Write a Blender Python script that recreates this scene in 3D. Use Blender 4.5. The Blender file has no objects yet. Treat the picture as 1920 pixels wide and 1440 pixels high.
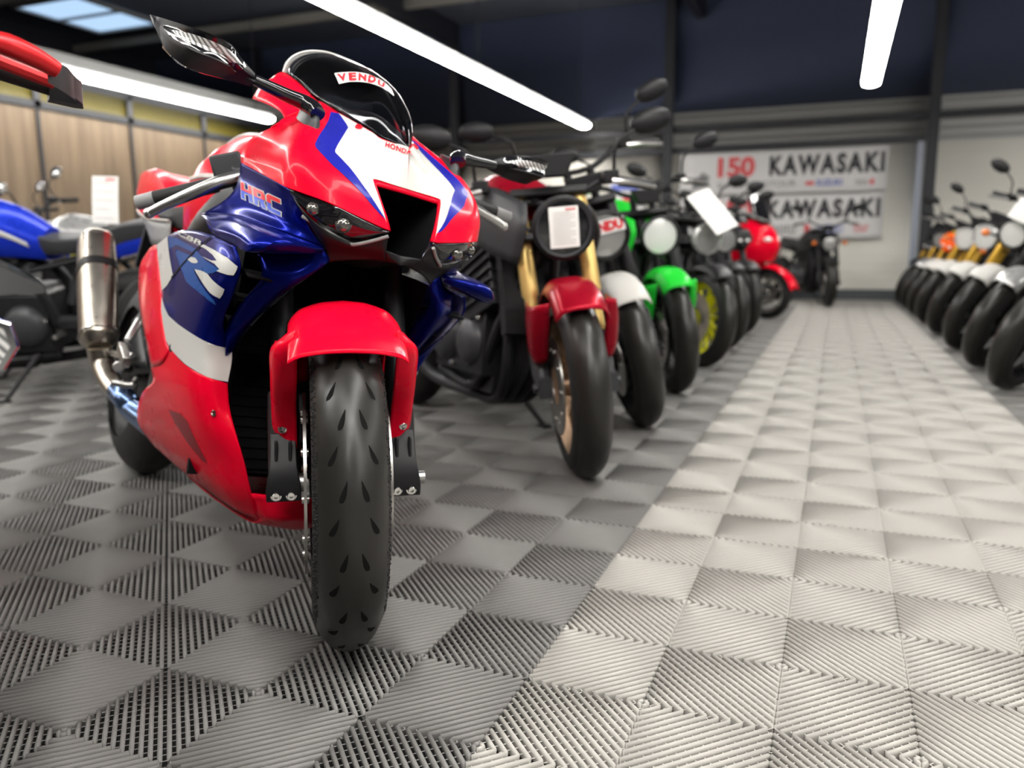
import bpy, bmesh, math, random
import numpy as np
from mathutils import Vector, Matrix, Quaternion
from mathutils.bvhtree import BVHTree
random.seed(7)
PI = math.pi
SC = bpy.context.scene
COL = SC.collection
rad = math.radians

# ------------------------------------------------------------------ materials
def mat(name, color, rough=0.5, metal=0.0, coat=0.0, noise=0.0, scale=40.0, bump=0.0, spec=0.5, emit=None, estr=0.0, coat_rough=0.03, ior=1.5):
    m = bpy.data.materials.new(name)
    m.use_nodes = True
    nt = m.node_tree
    b = nt.nodes['Principled BSDF']
    c = (color[0], color[1], color[2], 1)
    b.inputs['Base Color'].default_value = c
    b.inputs['Roughness'].default_value = rough
    b.inputs['Metallic'].default_value = metal
    b.inputs['Coat Weight'].default_value = coat
    b.inputs['Coat Roughness'].default_value = coat_rough
    b.inputs['Specular IOR Level'].default_value = spec
    b.inputs['IOR'].default_value = ior
    b.inputs['Coat IOR'].default_value = min(1.5, ior)
    if emit:
        b.inputs['Emission Color'].default_value = (*emit, 1)
        b.inputs['Emission Strength'].default_value = estr
    if noise or bump:
        tc = nt.nodes.new('ShaderNodeTexCoord')
        nz = nt.nodes.new('ShaderNodeTexNoise')
        nz.inputs['Scale'].default_value = scale
        nz.inputs['Detail'].default_value = 4
        nt.links.new(tc.outputs['Object'], nz.inputs['Vector'])
        if noise:
            mr = nt.nodes.new('ShaderNodeMapRange')
            mr.inputs['To Min'].default_value = max(0.0, rough - noise)
            mr.inputs['To Max'].default_value = min(1.0, rough + noise)
            nt.links.new(nz.outputs['Fac'], mr.inputs['Value'])
            nt.links.new(mr.outputs['Result'], b.inputs['Roughness'])
        if bump:
            bp = nt.nodes.new('ShaderNodeBump')
            bp.inputs['Strength'].default_value = bump
            bp.inputs['Distance'].default_value = 0.002
            nt.links.new(nz.outputs['Fac'], bp.inputs['Height'])
            nt.links.new(bp.outputs['Normal'], b.inputs['Normal'])
    return m

def glass(name, tint, gloss=0.08, ior=1.45):
    # thin sheet: tinted straight-through light plus a fresnel reflection
    m = bpy.data.materials.new(name)
    m.use_nodes = True
    nt = m.node_tree
    nt.nodes.remove(nt.nodes['Principled BSDF'])
    out = nt.nodes['Material Output']
    tr = nt.nodes.new('ShaderNodeBsdfTransparent')
    tr.inputs['Color'].default_value = (*tint, 1)
    gl = nt.nodes.new('ShaderNodeBsdfGlossy')
    gl.inputs['Roughness'].default_value = gloss
    fr = nt.nodes.new('ShaderNodeFresnel')
    fr.inputs['IOR'].default_value = ior
    mx = nt.nodes.new('ShaderNodeMixShader')
    nt.links.new(fr.outputs['Fac'], mx.inputs['Fac'])
    nt.links.new(tr.outputs['BSDF'], mx.inputs[1])
    nt.links.new(gl.outputs['BSDF'], mx.inputs[2])
    nt.links.new(mx.outputs['Shader'], out.inputs['Surface'])
    return m

def paint(name, c, metal=0.0, rough=0.28):
    return mat(name, c, rough=rough, metal=metal, coat=0.25, noise=0.03, scale=15, spec=0.2, ior=1.24)

M = {}
M['red'] = paint('gloss_red_paint', (0.74, 0.0015, 0.022))
M['darkred'] = paint('dark_red_paint', (0.30, 0.004, 0.016), metal=0.3)
M['blue'] = paint('candy_blue_paint', (0.003, 0.008, 0.165), metal=0.6, rough=0.22)
M['stripe_blue'] = paint('stripe_blue_paint', (0.014, 0.017, 0.27))
M['decal_blue'] = paint('mid_blue_graphic', (0.018, 0.075, 0.27))
M['white'] = paint('white_paint', (0.57, 0.557, 0.525))
M['tape'] = mat('white_sticker', (0.85, 0.84, 0.82), rough=0.5, noise=0.05)
M['redink'] = mat('red_ink', (0.72, 0.02, 0.03), rough=0.5, noise=0.05)
M['letter_red'] = mat('red_lettering', (0.75, 0.012, 0.03), rough=0.3, noise=0.05)
M['letter_blue'] = mat('blue_lettering', (0.03, 0.08, 0.55), rough=0.3, noise=0.05)
M['black'] = mat('matte_black_plastic', (0.008, 0.008, 0.009), rough=0.45, noise=0.06, scale=90, bump=0.05, spec=0.3)
M['gloss_black'] = mat('gloss_black', (0.006, 0.006, 0.008), rough=0.12, coat=0.6, noise=0.04)
M['void'] = mat('black_liner', (0.004, 0.004, 0.005), rough=0.8, noise=0.05, spec=0.15)
M['seat'] = mat('black_seat_vinyl', (0.02, 0.02, 0.022), rough=0.6, noise=0.08, scale=120, bump=0.25)
M['greyplastic'] = mat('dark_grey_plastic', (0.032, 0.033, 0.036), rough=0.42, noise=0.06, scale=60, bump=0.05, spec=0.4)
M['midgrey'] = mat('mid_grey_plastic', (0.24, 0.24, 0.235), rough=0.45, noise=0.06, scale=60)
M['rubber'] = mat('tyre_rubber', (0.009, 0.009, 0.009), rough=0.6, noise=0.12, scale=30, bump=0.25, spec=0.4)
M['worn'] = mat('worn_tread_rubber', (0.017, 0.016, 0.014), rough=0.36, noise=0.12, scale=22, bump=0.25, spec=0.4)
M['groove'] = mat('tread_groove', (0.004, 0.004, 0.004), rough=0.8, noise=0.05, spec=0.1)
M['alu'] = mat('brushed_aluminium', (0.56, 0.55, 0.53), rough=0.32, metal=1.0, noise=0.08, scale=60)
M['steel'] = mat('polished_steel', (0.66, 0.65, 0.63), rough=0.16, metal=1.0, noise=0.05)
M['titan'] = mat('titanium_muffler', (0.40, 0.365, 0.315), rough=0.3, metal=1.0, noise=0.08, scale=50)
M['heat'] = mat('heat_blued_steel', (0.16, 0.24, 0.42), rough=0.25, metal=1.0, noise=0.08)
M['disc'] = mat('brake_disc_steel', (0.55, 0.53, 0.50), rough=0.3, metal=1.0, noise=0.06)
M['gold'] = mat('gold_fork_tube', (0.80, 0.56, 0.19), rough=0.34, metal=0.55, noise=0.05)
M['dullgold'] = mat('dull_gold_fork_tube', (0.62, 0.36, 0.04), rough=0.35, metal=0.5, noise=0.05)
M['bronze'] = mat('bronze_rim', (0.42, 0.28, 0.18), rough=0.35, metal=0.8, noise=0.05)
M['engine'] = mat('engine_casting', (0.02, 0.02, 0.022), rough=0.42, metal=0.5, noise=0.12, scale=45, bump=0.2)
M['chrome'] = mat('chrome', (0.8, 0.8, 0.8), rough=0.07, metal=1.0, noise=0.02)
M['green'] = paint('green_paint', (0.02, 0.55, 0.04))
M['yellow'] = mat('yellow_rim', (0.88, 0.86, 0.01), rough=0.4, noise=0.06)
M['royal'] = paint('royal_blue_paint', (0.01, 0.03, 0.42), metal=0.2)
M['navyrim'] = mat('navy_rim', (0.01, 0.015, 0.13), rough=0.35, metal=0.4, noise=0.05)
M['orange'] = paint('orange_paint', (0.85, 0.11, 0.01))
M['amber'] = mat('amber_indicator', (0.75, 0.18, 0.02), rough=0.2, coat=0.5, noise=0.04)
M['silver'] = paint('silver_paint', (0.52, 0.52, 0.51), metal=0.6)
M['lampglass'] = mat('headlight_reflector', (0.85, 0.85, 0.82), rough=0.2, metal=0.2, coat=1.0, noise=0.05)
M['smoke_lens'] = mat('smoked_headlight_lens', (0.008, 0.008, 0.010), rough=0.08, coat=1.0, noise=0.02)
def fluted(name, lo, hi, scale):
    # clear lens over a fluted reflector
    m = mat(name, hi, rough=0.22, coat=0.6)
    nt = m.node_tree
    tc = nt.nodes.new('ShaderNodeTexCoord')
    wv = nt.nodes.new('ShaderNodeTexWave')
    wv.bands_direction = 'DIAGONAL'
    wv.inputs['Scale'].default_value = scale
    wv.inputs['Distortion'].default_value = 1.5
    cr = nt.nodes.new('ShaderNodeValToRGB')
    cr.color_ramp.elements[0].color = (*lo, 1)
    cr.color_ramp.elements[1].color = (*hi, 1)
    nt.links.new(tc.outputs['Object'], wv.inputs['Vector'])
    nt.links.new(wv.outputs['Fac'], cr.inputs['Fac'])
    nt.links.new(cr.outputs['Color'], nt.nodes['Principled BSDF'].inputs['Base Color'])
    return m
M['flute'] = fluted('fluted_indicator_lens', (0.12, 0.12, 0.12), (0.85, 0.84, 0.82), 55.0)
M['lens'] = mat('clear_indicator_lens', (0.42, 0.42, 0.41), rough=0.18, metal=0.5, coat=1.0, noise=0.06)
M['projector'] = mat('projector_glass', (0.16, 0.155, 0.14), rough=0.12, metal=0.7, coat=0.6, noise=0.05)
M['paper'] = mat('white_paper', (0.86, 0.85, 0.82), rough=0.7, noise=0.05)
M['print'] = mat('printed_grey_text', (0.50, 0.49, 0.48), rough=0.7, noise=0.05)
M['pinkprint'] = mat('pink_print', (0.72, 0.30, 0.30), rough=0.7, noise=0.05)
M['screen'] = glass('tinted_windscreen', (0.70, 0.71, 0.74), 0.05, 1.30)
M['screen_clear'] = glass('clear_screen', (0.8, 0.82, 0.84), 0.05, 1.45)
M['mirror'] = mat('mirror_glass', (0.75, 0.76, 0.78), rough=0.03, metal=1.0, noise=0.01)
M['redlever'] = mat('red_anodised', (0.62, 0.015, 0.02), rough=0.35, metal=0.4, noise=0.06)
M['stickeryellow'] = mat('yellow_sticker', (0.75, 0.68, 0.02), rough=0.5, noise=0.05)

# ------------------------------------------------------------------ mesh builder
def catmull(p0, p1, p2, p3, t):
    return 0.5 * ((2 * p1) + (-p0 + p2) * t + (2 * p0 - 5 * p1 + 4 * p2 - p3) * t * t + (-p0 + 3 * p1 - 3 * p2 + p3) * t ** 3)

def spline(pts, n, closed=False):
    P = [np.array(p, float) for p in pts]
    k = len(P)
    if k == 1 or n <= 0:
        return P
    if k == 2 and not closed:
        return [P[0] + (P[1] - P[0]) * t for t in np.linspace(0, 1, n + 1)]
    out = []
    segs = k if closed else k - 1
    for i in range(segs):
        if closed:
            a, b, c, d = P[(i - 1) % k], P[i], P[(i + 1) % k], P[(i + 2) % k]
        else:
            b, c = P[i], P[i + 1]
            a = P[i - 1] if i > 0 else 2 * b - c
            d = P[i + 2] if i + 2 < k else 2 * c - b
        for j in range(n):
            out.append(catmull(a, b, c, d, j / n))
    if not closed:
        out.append(P[-1])
    return out

class MB:
    def __init__(s, T=None):
        s.v, s.f, s.mi, s.T = [], [], [], T
    def add(s, verts, faces, mi=0):
        o = len(s.v)
        for p in verts:
            p = Vector((float(p[0]), float(p[1]), float(p[2])))
            s.v.append(s.T @ p if s.T is not None else p)
        for f in faces:
            s.f.append([o + i for i in f])
            s.mi.append(mi)
        return s
    def box(s, c, size, rot=None, mi=0, taper=1.0):
        hx, hy, hz = size[0] / 2, size[1] / 2, size[2] / 2
        R = rot if rot is not None else Matrix.Identity(3)
        vs = []
        for z in (-1, 1):
            k = taper if z > 0 else 1.0
            for x, y in ((-1, -1), (1, -1), (1, 1), (-1, 1)):
                vs.append(Vector(c) + R @ Vector((x * hx * k, y * hy * k, z * hz)))
        return s.add(vs, [(3, 2, 1, 0), (4, 5, 6, 7), (0, 1, 5, 4), (1, 2, 6, 5), (2, 3, 7, 6), (3, 0, 4, 7)], mi)
    def tube(s, pts, r, n=10, mi=0, closed=False, cap=True, flat=1.0, smooth=0):
        P = [Vector([float(q) for q in p]) for p in (spline(pts, smooth, closed) if smooth else pts)]
        k = len(P)
        R = r if isinstance(r, (list, tuple)) else [r] * k
        if len(R) != k:
            R = list(np.interp(np.linspace(0, 1, k), np.linspace(0, 1, len(R)), R))
        rings = []
        up = None
        for i in range(k):
            if closed:
                d = P[(i + 1) % k] - P[i - 1]
            else:
                d = P[min(i + 1, k - 1)] - P[max(i - 1, 0)]
            d.normalize()
            if up is None:
                up = Vector((0, 0, 1)) if abs(d.z) < 0.9 else Vector((0, 1, 0))
            up = (up - d * up.dot(d)).normalized()
            sd = d.cross(up)
            rings.append([P[i] + up * (R[i] * flat * math.cos(2 * PI * j / n)) + sd * (R[i] * math.sin(2 * PI * j / n)) for j in range(n)])
        vs = [q for ring in rings for q in ring]
        fs = []
        m = k if closed else k - 1
        for i in range(m):
            for j in range(n):
                a, b = i * n + j, i * n + (j + 1) % n
                c, d = ((i + 1) % k) * n + (j + 1) % n, ((i + 1) % k) * n + j
                fs.append((a, d, c, b))
        if cap and not closed:
            fs.append(tuple(range(n)))
            fs.append(tuple((k - 1) * n + j for j in reversed(range(n))))
        return s.add(vs, fs, mi)
    def cyl(s, p0, p1, r0, r1=None, n=16, mi=0):
        return s.tube([p0, p1], [r0, r0 if r1 is None else r1], n=n, mi=mi)
    def lathe(s, prof, c=(0, 0, 0), axis=(0, 1, 0), n=48, mi=0, closed=False):
        # prof: (radius, offset along the axis); a list of material indices per band may be given
        a = Vector(axis).normalized()
        u = Vector((0, 0, 1)) if abs(a.z) < 0.9 else Vector((1, 0, 0))
        u = (u - a * u.dot(a)).normalized()
        w = a.cross(u)
        vs = []
        for (r, h) in prof:
            for j in range(n):
                t = 2 * PI * j / n
                vs.append(Vector(c) + a * h + (u * math.cos(t) + w * math.sin(t)) * r)
        k = len(prof)
        base = len(s.f)
        fs, ms = [], []
        for i in range(k if closed else k - 1):
            i2 = (i + 1) % k
            for j in range(n):
                fs.append((i * n + j, i * n + (j + 1) % n, i2 * n + (j + 1) % n, i2 * n + j))
                ms.append(mi[i] if isinstance(mi, (list, tuple)) else mi)
        s.add(vs, fs, 0)
        s.mi[base:] = ms
        return s
    def ball(s, c, r, n=14, m=8, mi=0, rot=None):
        rx, ry, rz = r if isinstance(r, (tuple, list)) else (r, r, r)
        vs, fs = [], []
        for i in range(m + 1):
            th = PI * i / m
            for j in range(n):
                ph = 2 * PI * j / n
                q = Vector((rx * math.sin(th) * math.cos(ph), ry * math.sin(th) * math.sin(ph), rz * math.cos(th)))
                if rot is not None:
                    q = rot @ q
                vs.append(Vector(c) + q)
        for i in range(m):
            for j in range(n):
                fs.append((i * n + j, (i + 1) * n + j, (i + 1) * n + (j + 1) % n, i * n + (j + 1) % n))
        return s.add(vs, fs, mi)
    def patch(s, rows, nu=4, nv=4, mi=0, skip=None, lin_rows=False):
        # rows of control points, smoothly interpolated into a quad grid
        fine = [spline(r, nv) for r in rows]
        w = len(fine[0])
        cols = [spline([fine[i][j] for i in range(len(fine))], nu) for j in range(w)]
        h = len(cols[0])
        vs = [cols[j][i] for i in range(h) for j in range(w)]
        fs = []
        for i in range(h - 1):
            for j in range(w - 1):
                if skip and skip(i / nu, j / nv):
                    continue
                fs.append((i * w + j, i * w + j + 1, (i + 1) * w + j + 1, (i + 1) * w + j))
        return s.add(vs, fs, mi)
    def loft(s, rings, nu=3, mi=0, cap=True, nv=0):
        # closed sections joined along their length
        if nv:
            rings = [spline(r, nv, True) for r in rings]
        k = len(rings[0])
        cols = [spline([r[j] for r in rings], nu) for j in range(k)]
        h = len(cols[0])
        vs = [cols[j][i] for i in range(h) for j in range(k)]
        fs = [(i * k + j, i * k + (j + 1) % k, (i + 1) * k + (j + 1) % k, (i + 1) * k + j) for i in range(h - 1) for j in range(k)]
        if cap:
            fs.append(tuple(reversed(range(k))))
            fs.append(tuple((h - 1) * k + j for j in range(k)))
        return s.add(vs, fs, mi)
    def prism(s, poly, axis, d0, d1, mi=0):
        # 2-D outline extruded along an axis: 'x' -> (y,z), 'y' -> (x,z), 'z' -> (x,y)
        def P(a, b, d):
            return {'x': (d, a, b), 'y': (a, d, b), 'z': (a, b, d)}[axis]
        k = len(poly)
        vs = [P(a, b, d0) for a, b in poly] + [P(a, b, d1) for a, b in poly]
        fs = [tuple(reversed(range(k))), tuple(range(k, 2 * k))] + [(i, (i + 1) % k, k + (i + 1) % k, k + i) for i in range(k)]
        return s.add(vs, fs, mi)
    def mirror(s):
        # adds the mirror image across y = 0
        o = len(s.v)
        s.v += [Vector((p.x, -p.y, p.z)) for p in s.v]
        for f, m in list(zip(s.f, s.mi)):
            s.f.append([o + i for i in reversed(f)])
            s.mi.append(m)
        return s
    def mirrored(s):
        r = MB()
        r.v = [Vector((p.x, -p.y, p.z)) for p in s.v]
        r.f = [list(reversed(f)) for f in s.f]
        r.mi = list(s.mi)
        return r
    def bvh(s):
        return BVHTree.FromPolygons(s.v, s.f)
    def build(s, name, mats, parent=None, smooth=38, solid=0.0, bevel=0.0, sub=0, merge=True, recalc=True, offset=-1, out=None):
        me = bpy.data.meshes.new(name)
        bm = bmesh.new()
        vs = [bm.verts.new(p) for p in s.v]
        for f, m in zip(s.f, s.mi):
            try:
                fc = bm.faces.new([vs[i] for i in f])
                fc.material_index = m
            except ValueError:
                pass
        if merge:
            bmesh.ops.remove_doubles(bm, verts=bm.verts, dist=2e-5)
        if recalc:
            bmesh.ops.recalc_face_normals(bm, faces=bm.faces)
        if out is not None:
            ow = Vector(out)
            if sum(f.normal.dot(ow) * f.calc_area() for f in bm.faces) < 0:
                bmesh.ops.reverse_faces(bm, faces=bm.faces)
        if smooth:
            for f in bm.faces:
                f.smooth = True
            lim = rad(smooth)
            for e in bm.edges:
                if len(e.link_faces) == 2 and e.calc_face_angle(0) > lim:
                    e.smooth = False
        bm.to_mesh(me)
        bm.free()
        for m in (mats if isinstance(mats, (list, tuple)) else [mats]):
            me.materials.append(M[m] if isinstance(m, str) else m)
        o = bpy.data.objects.new(name, me)
        COL.objects.link(o)
        if parent is not None:
            o.parent = parent
        if solid:
            md = o.modifiers.new('Solidify', 'SOLIDIFY')
            md.thickness = solid
            md.offset = offset
        if bevel:
            md = o.modifiers.new('Bevel', 'BEVEL')
            md.width = bevel
            md.segments = 2
            md.limit_method = 'ANGLE'
            md.angle_limit = rad(40)
            md.harden_normals = False
        if sub:
            md = o.modifiers.new('Subdivision', 'SUBSURF')
            md.levels = md.render_levels = sub
        return o

def empty(name, label, cat, loc=(0, 0, 0), rot=(0, 0, 0), group=None):
    o = bpy.data.objects.new(name, None)
    COL.objects.link(o)
    o.location = loc
    o.rotation_euler = rot
    o['label'] = label
    o['category'] = cat
    if group:
        o['group'] = group
    return o

def tag(o, label, cat, group=None):
    o['label'] = label
    o['category'] = cat
    if group:
        o['group'] = group
    return o

def struct(o):
    o['kind'] = 'structure'
    return o

def roty(a):
    return Matrix.Rotation(a, 3, 'Y')
def rotz(a):
    return Matrix.Rotation(a, 3, 'Z')
def rotx(a):
    return Matrix.Rotation(a, 3, 'X')

# ------------------------------------------------------------------ graphics laid on a panel
def snap_mesh(verts, faces, bvh, outward, off=0.0007):
    out = []
    ow = Vector(outward).normalized()
    for p in verts:
        h = bvh.ray_cast(Vector(p) + ow * 0.06, -ow, 0.12)
        loc_, nrm = (h[0], h[1]) if h[0] is not None else bvh.find_nearest(Vector(p))[:2]
        if nrm.dot(ow) < 0:
            nrm = -nrm
        out.append(loc_ + nrm * off)
    mb = MB()
    mb.add(out, faces)
    return mb

def in_poly(x, y, P):
    c = False
    j = len(P) - 1
    for i in range(len(P)):
        if (P[i][1] > y) != (P[j][1] > y) and x < (P[j][0] - P[i][0]) * (y - P[i][1]) / (P[j][1] - P[i][1]) + P[i][0]:
            c = not c
        j = i
    return c

def decal(poly, src, outward, off=0.0007, pad=0.10):
    # the outline (points of the panel) is cut out of a copy of the panel's own skin and lifted by a hair
    ow = Vector(outward).normalized()
    u = ow.orthogonal().normalized()
    w = ow.cross(u)
    Q = [(Vector(p).dot(u), Vector(p).dot(w)) for p in poly]
    depth = [Vector(p).dot(ow) for p in poly]
    d0, d1 = min(depth) - pad, max(depth) + pad
    x0, x1 = min(q[0] for q in Q) - 0.02, max(q[0] for q in Q) + 0.02
    y0, y1 = min(q[1] for q in Q) - 0.02, max(q[1] for q in Q) + 0.02
    bm = bmesh.new()
    used = {}
    for f in src.f:
        cs = [src.v[i] for i in f]
        if any(x0 < c.dot(u) < x1 and y0 < c.dot(w) < y1 and d0 < c.dot(ow) < d1 for c in cs):
            vv = []
            for i in f:
                k = tuple(round(c, 6) for c in src.v[i])
                if k not in used:
                    used[k] = bm.verts.new(src.v[i])
                if used[k] not in vv:
                    vv.append(used[k])
            if len(vv) > 2:
                try:
                    bm.faces.new(vv)
                except ValueError:
                    pass
    bmesh.ops.recalc_face_normals(bm, faces=bm.faces)
    if sum(f.normal.dot(ow) * f.calc_area() for f in bm.faces) < 0:
        bmesh.ops.reverse_faces(bm, faces=bm.faces)
    bmesh.ops.triangulate(bm, faces=bm.faces[:])
    n = len(Q)
    for i in range(n):
        (ax, ay), (bx, by) = Q[i], Q[(i + 1) % n]
        L = math.hypot(bx - ax, by - ay)
        if L < 1e-6:
            continue
        co = u * ax + w * ay
        no = u * (-(by - ay) / L) + w * ((bx - ax) / L)
        # only cut the faces this edge passes near
        near = []
        for f in bm.faces:
            c = f.calc_center_median()
            px, py = c.dot(u) - ax, c.dot(w) - ay
            t = (px * (bx - ax) + py * (by - ay)) / L
            dd = abs(-px * (by - ay) + py * (bx - ax)) / L
            if -0.02 < t < L + 0.02 and dd < 0.025:
                near.append(f)
        geom = list({v for f in near for v in f.verts}) + list({e for f in near for e in f.edges}) + near
        if near:
            bmesh.ops.bisect_plane(bm, geom=geom, plane_co=co, plane_no=no, dist=1e-6)
    dead = []
    tree = src.bvh() if pad < 0.05 else None
    if tree is not None:
        for f in bm.faces:
            if f.normal.dot(ow) < 0:
                f.normal_flip()
    for f in bm.faces:
        c = f.calc_center_median()
        if tree is not None and tree.ray_cast(c + ow * 0.0008, ow, 0.3)[0] is not None:
            dead.append(f)
        elif f.normal.dot(ow) < 0.02 or not in_poly(c.dot(u), c.dot(w), Q):
            dead.append(f)
    bmesh.ops.delete(bm, geom=dead, context='FACES')
    bm.normal_update()
    mb = MB()
    bm.verts.index_update()
    mb.add([v.co + v.normal * off for v in bm.verts], [[v.index for v in f.verts] for f in bm.faces])
    bm.free()
    return mb

def text_shape(s, bold=0.0, shear=0.0, spacing=1.0):
    cu = bpy.data.curves.new('lettering', 'FONT')
    cu.body = s
    cu.size = 1.0
    cu.offset = bold
    cu.shear = shear
    cu.space_character = spacing
    cu.resolution_u = 3
    o = bpy.data.objects.new('lettering', cu)
    COL.objects.link(o)
    bpy.context.view_layer.update()
    me = bpy.data.meshes.new_from_object(o.evaluated_get(bpy.context.evaluated_depsgraph_get()))
    vs = [(v.co.x, v.co.y) for v in me.vertices]
    fs = [list(p.vertices) for p in me.polygons]
    bpy.data.objects.remove(o)
    bpy.data.curves.remove(cu)
    bpy.data.meshes.remove(me)
    x0, x1 = min(v[0] for v in vs), max(v[0] for v in vs)
    y0, y1 = min(v[1] for v in vs), max(v[1] for v in vs)
    return [((x - x0) / (x1 - x0), (y - y0) / (y1 - y0)) for x, y in vs], fs

def on_quad(vs2, quad):
    # a quad, or a longer strip given as (bottom points, top points)
    if len(quad) == 2:
        lo, hi = [[Vector(q) for q in row] for row in quad]
        n = len(lo) - 1
        out = []
        for x, y in vs2:
            i = min(n - 1, max(0, int(x * n)))
            t = x * n - i
            out.append((lo[i] * (1 - t) + lo[i + 1] * t) * (1 - y) + (hi[i] * (1 - t) + hi[i + 1] * t) * y)
        return out
    # quad: bottom-left, bottom-right, top-right, top-left
    a, b, c, d = [Vector(q) for q in quad]
    return [(a * (1 - x) + b * x) * (1 - y) + (d * (1 - x) + c * x) * y for x, y in vs2]

def text_on(s, quad, bvh, outward, off=0.0012, **k):
    vs2, fs = text_shape(s, **k)
    # fine cuts so the letters follow the curve of the panel
    bm = bmesh.new()
    vv = [bm.verts.new((x, y, 0)) for x, y in vs2]
    for f in fs:
        try:
            bm.faces.new([vv[i] for i in f])
        except ValueError:
            pass
    for i in range(1, 40):
        bmesh.ops.bisect_plane(bm, geom=bm.verts[:] + bm.edges[:] + bm.faces[:], plane_co=(i / 40, 0, 0), plane_no=(1, 0, 0), dist=1e-6)
    for i in range(1, 4):
        bmesh.ops.bisect_plane(bm, geom=bm.verts[:] + bm.edges[:] + bm.faces[:], plane_co=(0, i / 4, 0), plane_no=(0, 1, 0), dist=1e-6)
    bm.verts.index_update()
    vs2, fs = [(v.co.x, v.co.y) for v in bm.verts], [[v.index for v in f.verts] for f in bm.faces]
    bm.free()
    pts = on_quad(vs2, quad)
    return snap_mesh(pts, fs, bvh, outward, off) if bvh is not None else MB().add([p + Vector(outward).normalized() * off for p in pts], fs)

# ------------------------------------------------------------------ the room
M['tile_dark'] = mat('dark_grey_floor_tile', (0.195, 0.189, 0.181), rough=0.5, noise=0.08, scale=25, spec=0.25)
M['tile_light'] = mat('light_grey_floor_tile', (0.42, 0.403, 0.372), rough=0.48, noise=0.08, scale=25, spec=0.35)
M['under'] = mat('floor_base', (0.006, 0.006, 0.006), rough=0.8, noise=0.05)
M['navy_wall'] = mat('dark_navy_cladding', (0.032, 0.043, 0.085), rough=0.7, noise=0.06, scale=6)
M['ceiling_dark'] = mat('dark_ceiling', (0.055, 0.062, 0.085), rough=0.8, noise=0.06, scale=6)
M['steel_dark'] = mat('dark_painted_steel', (0.012, 0.013, 0.018), rough=0.5, noise=0.06)
M['purlin'] = mat('grey_purlin', (0.20, 0.19, 0.17), rough=0.6, noise=0.06)
M['jamb'] = mat('pale_blue_grey_steel', (0.40, 0.44, 0.52), rough=0.5, noise=0.06)
M['kerb'] = mat('dark_grey_base_strip', (0.10, 0.11, 0.12), rough=0.6, noise=0.06)
M['dark_wall'] = mat('dark_unseen_wall', (0.10, 0.10, 0.10), rough=0.8, noise=0.06, scale=5)  # unseen walls, darkened to keep reflections off the motorcycle paint
M['yellow_band'] = mat('yellow_band_panel', (0.10, 0.08, 0.005), rough=0.55, noise=0.06, scale=8)
M['tube'] = mat('lamp_tube', (1, 1, 1), rough=0.4, emit=(1.0, 0.975, 0.93), estr=31.0, noise=0.02)
M['lampcase'] = mat('white_lamp_casing', (0.6, 0.6, 0.6), rough=0.5, noise=0.05)
M['sky_glass'] = mat('skylight_glazing', (0.6, 0.75, 0.9), rough=0.3, emit=(0.50, 0.72, 1.0), estr=0.9, noise=0.02)

def ribbed(name, c1, pitch, axis, rough=0.6, bump=0.4, c2=None):
    m = mat(name, c1, rough=rough)
    nt = m.node_tree
    b = nt.nodes['Principled BSDF']
    tc = nt.nodes.new('ShaderNodeTexCoord')
    wv = nt.nodes.new('ShaderNodeTexWave')
    wv.bands_direction = axis
    wv.inputs['Scale'].default_value = 1.0 / pitch * 0.314
    wv.inputs['Distortion'].default_value = 0.0
    bp = nt.nodes.new('ShaderNodeBump')
    bp.inputs['Strength'].default_value = bump
    bp.inputs['Distance'].default_value = 0.01
    nt.links.new(tc.outputs['Object'], wv.inputs['Vector'])
    nt.links.new(wv.outputs['Fac'], bp.inputs['Height'])
    nt.links.new(bp.outputs['Normal'], b.inputs['Normal'])
    return m
M['clad'] = ribbed('light_ribbed_cladding', (0.93, 0.90, 0.81), 0.12, 'Z', bump=0.2)
M['clad_top'] = ribbed('grey_ribbed_cladding', (0.6, 0.6, 0.57), 0.12, 'Z', bump=0.2)

def wood(name):
    m = mat(name, (0.5, 0.36, 0.22), rough=0.5)
    nt = m.node_tree
    b = nt.nodes['Principled BSDF']
    tc = nt.nodes.new('ShaderNodeTexCoord')
    mp = nt.nodes.new('ShaderNodeMapping')
    mp.inputs['Scale'].default_value = (4.0, 4.0, 0.35)
    nz = nt.nodes.new('ShaderNodeTexNoise')
    nz.inputs['Scale'].default_value = 3.0
    nz.inputs['Detail'].default_value = 6
    cr = nt.nodes.new('ShaderNodeValToRGB')
    cr.color_ramp.elements[0].position = 0.3
    cr.color_ramp.elements[0].color = (0.12, 0.082, 0.049, 1)
    cr.color_ramp.elements[1].position = 0.7
    cr.color_ramp.elements[1].color = (0.20, 0.142, 0.088, 1)
    nt.links.new(tc.outputs['Object'], mp.inputs['Vector'])
    nt.links.new(mp.outputs['Vector'], nz.inputs['Vector'])
    nt.links.new(nz.outputs['Fac'], cr.inputs['Fac'])
    nt.links.new(cr.outputs['Color'], b.inputs['Base Color'])
    return m
M['oak'] = wood('oak_panelling')

YB, XL, XR, YF, ZC = 11.2, -8.2, 7.0, -5.0, 4.4

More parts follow.
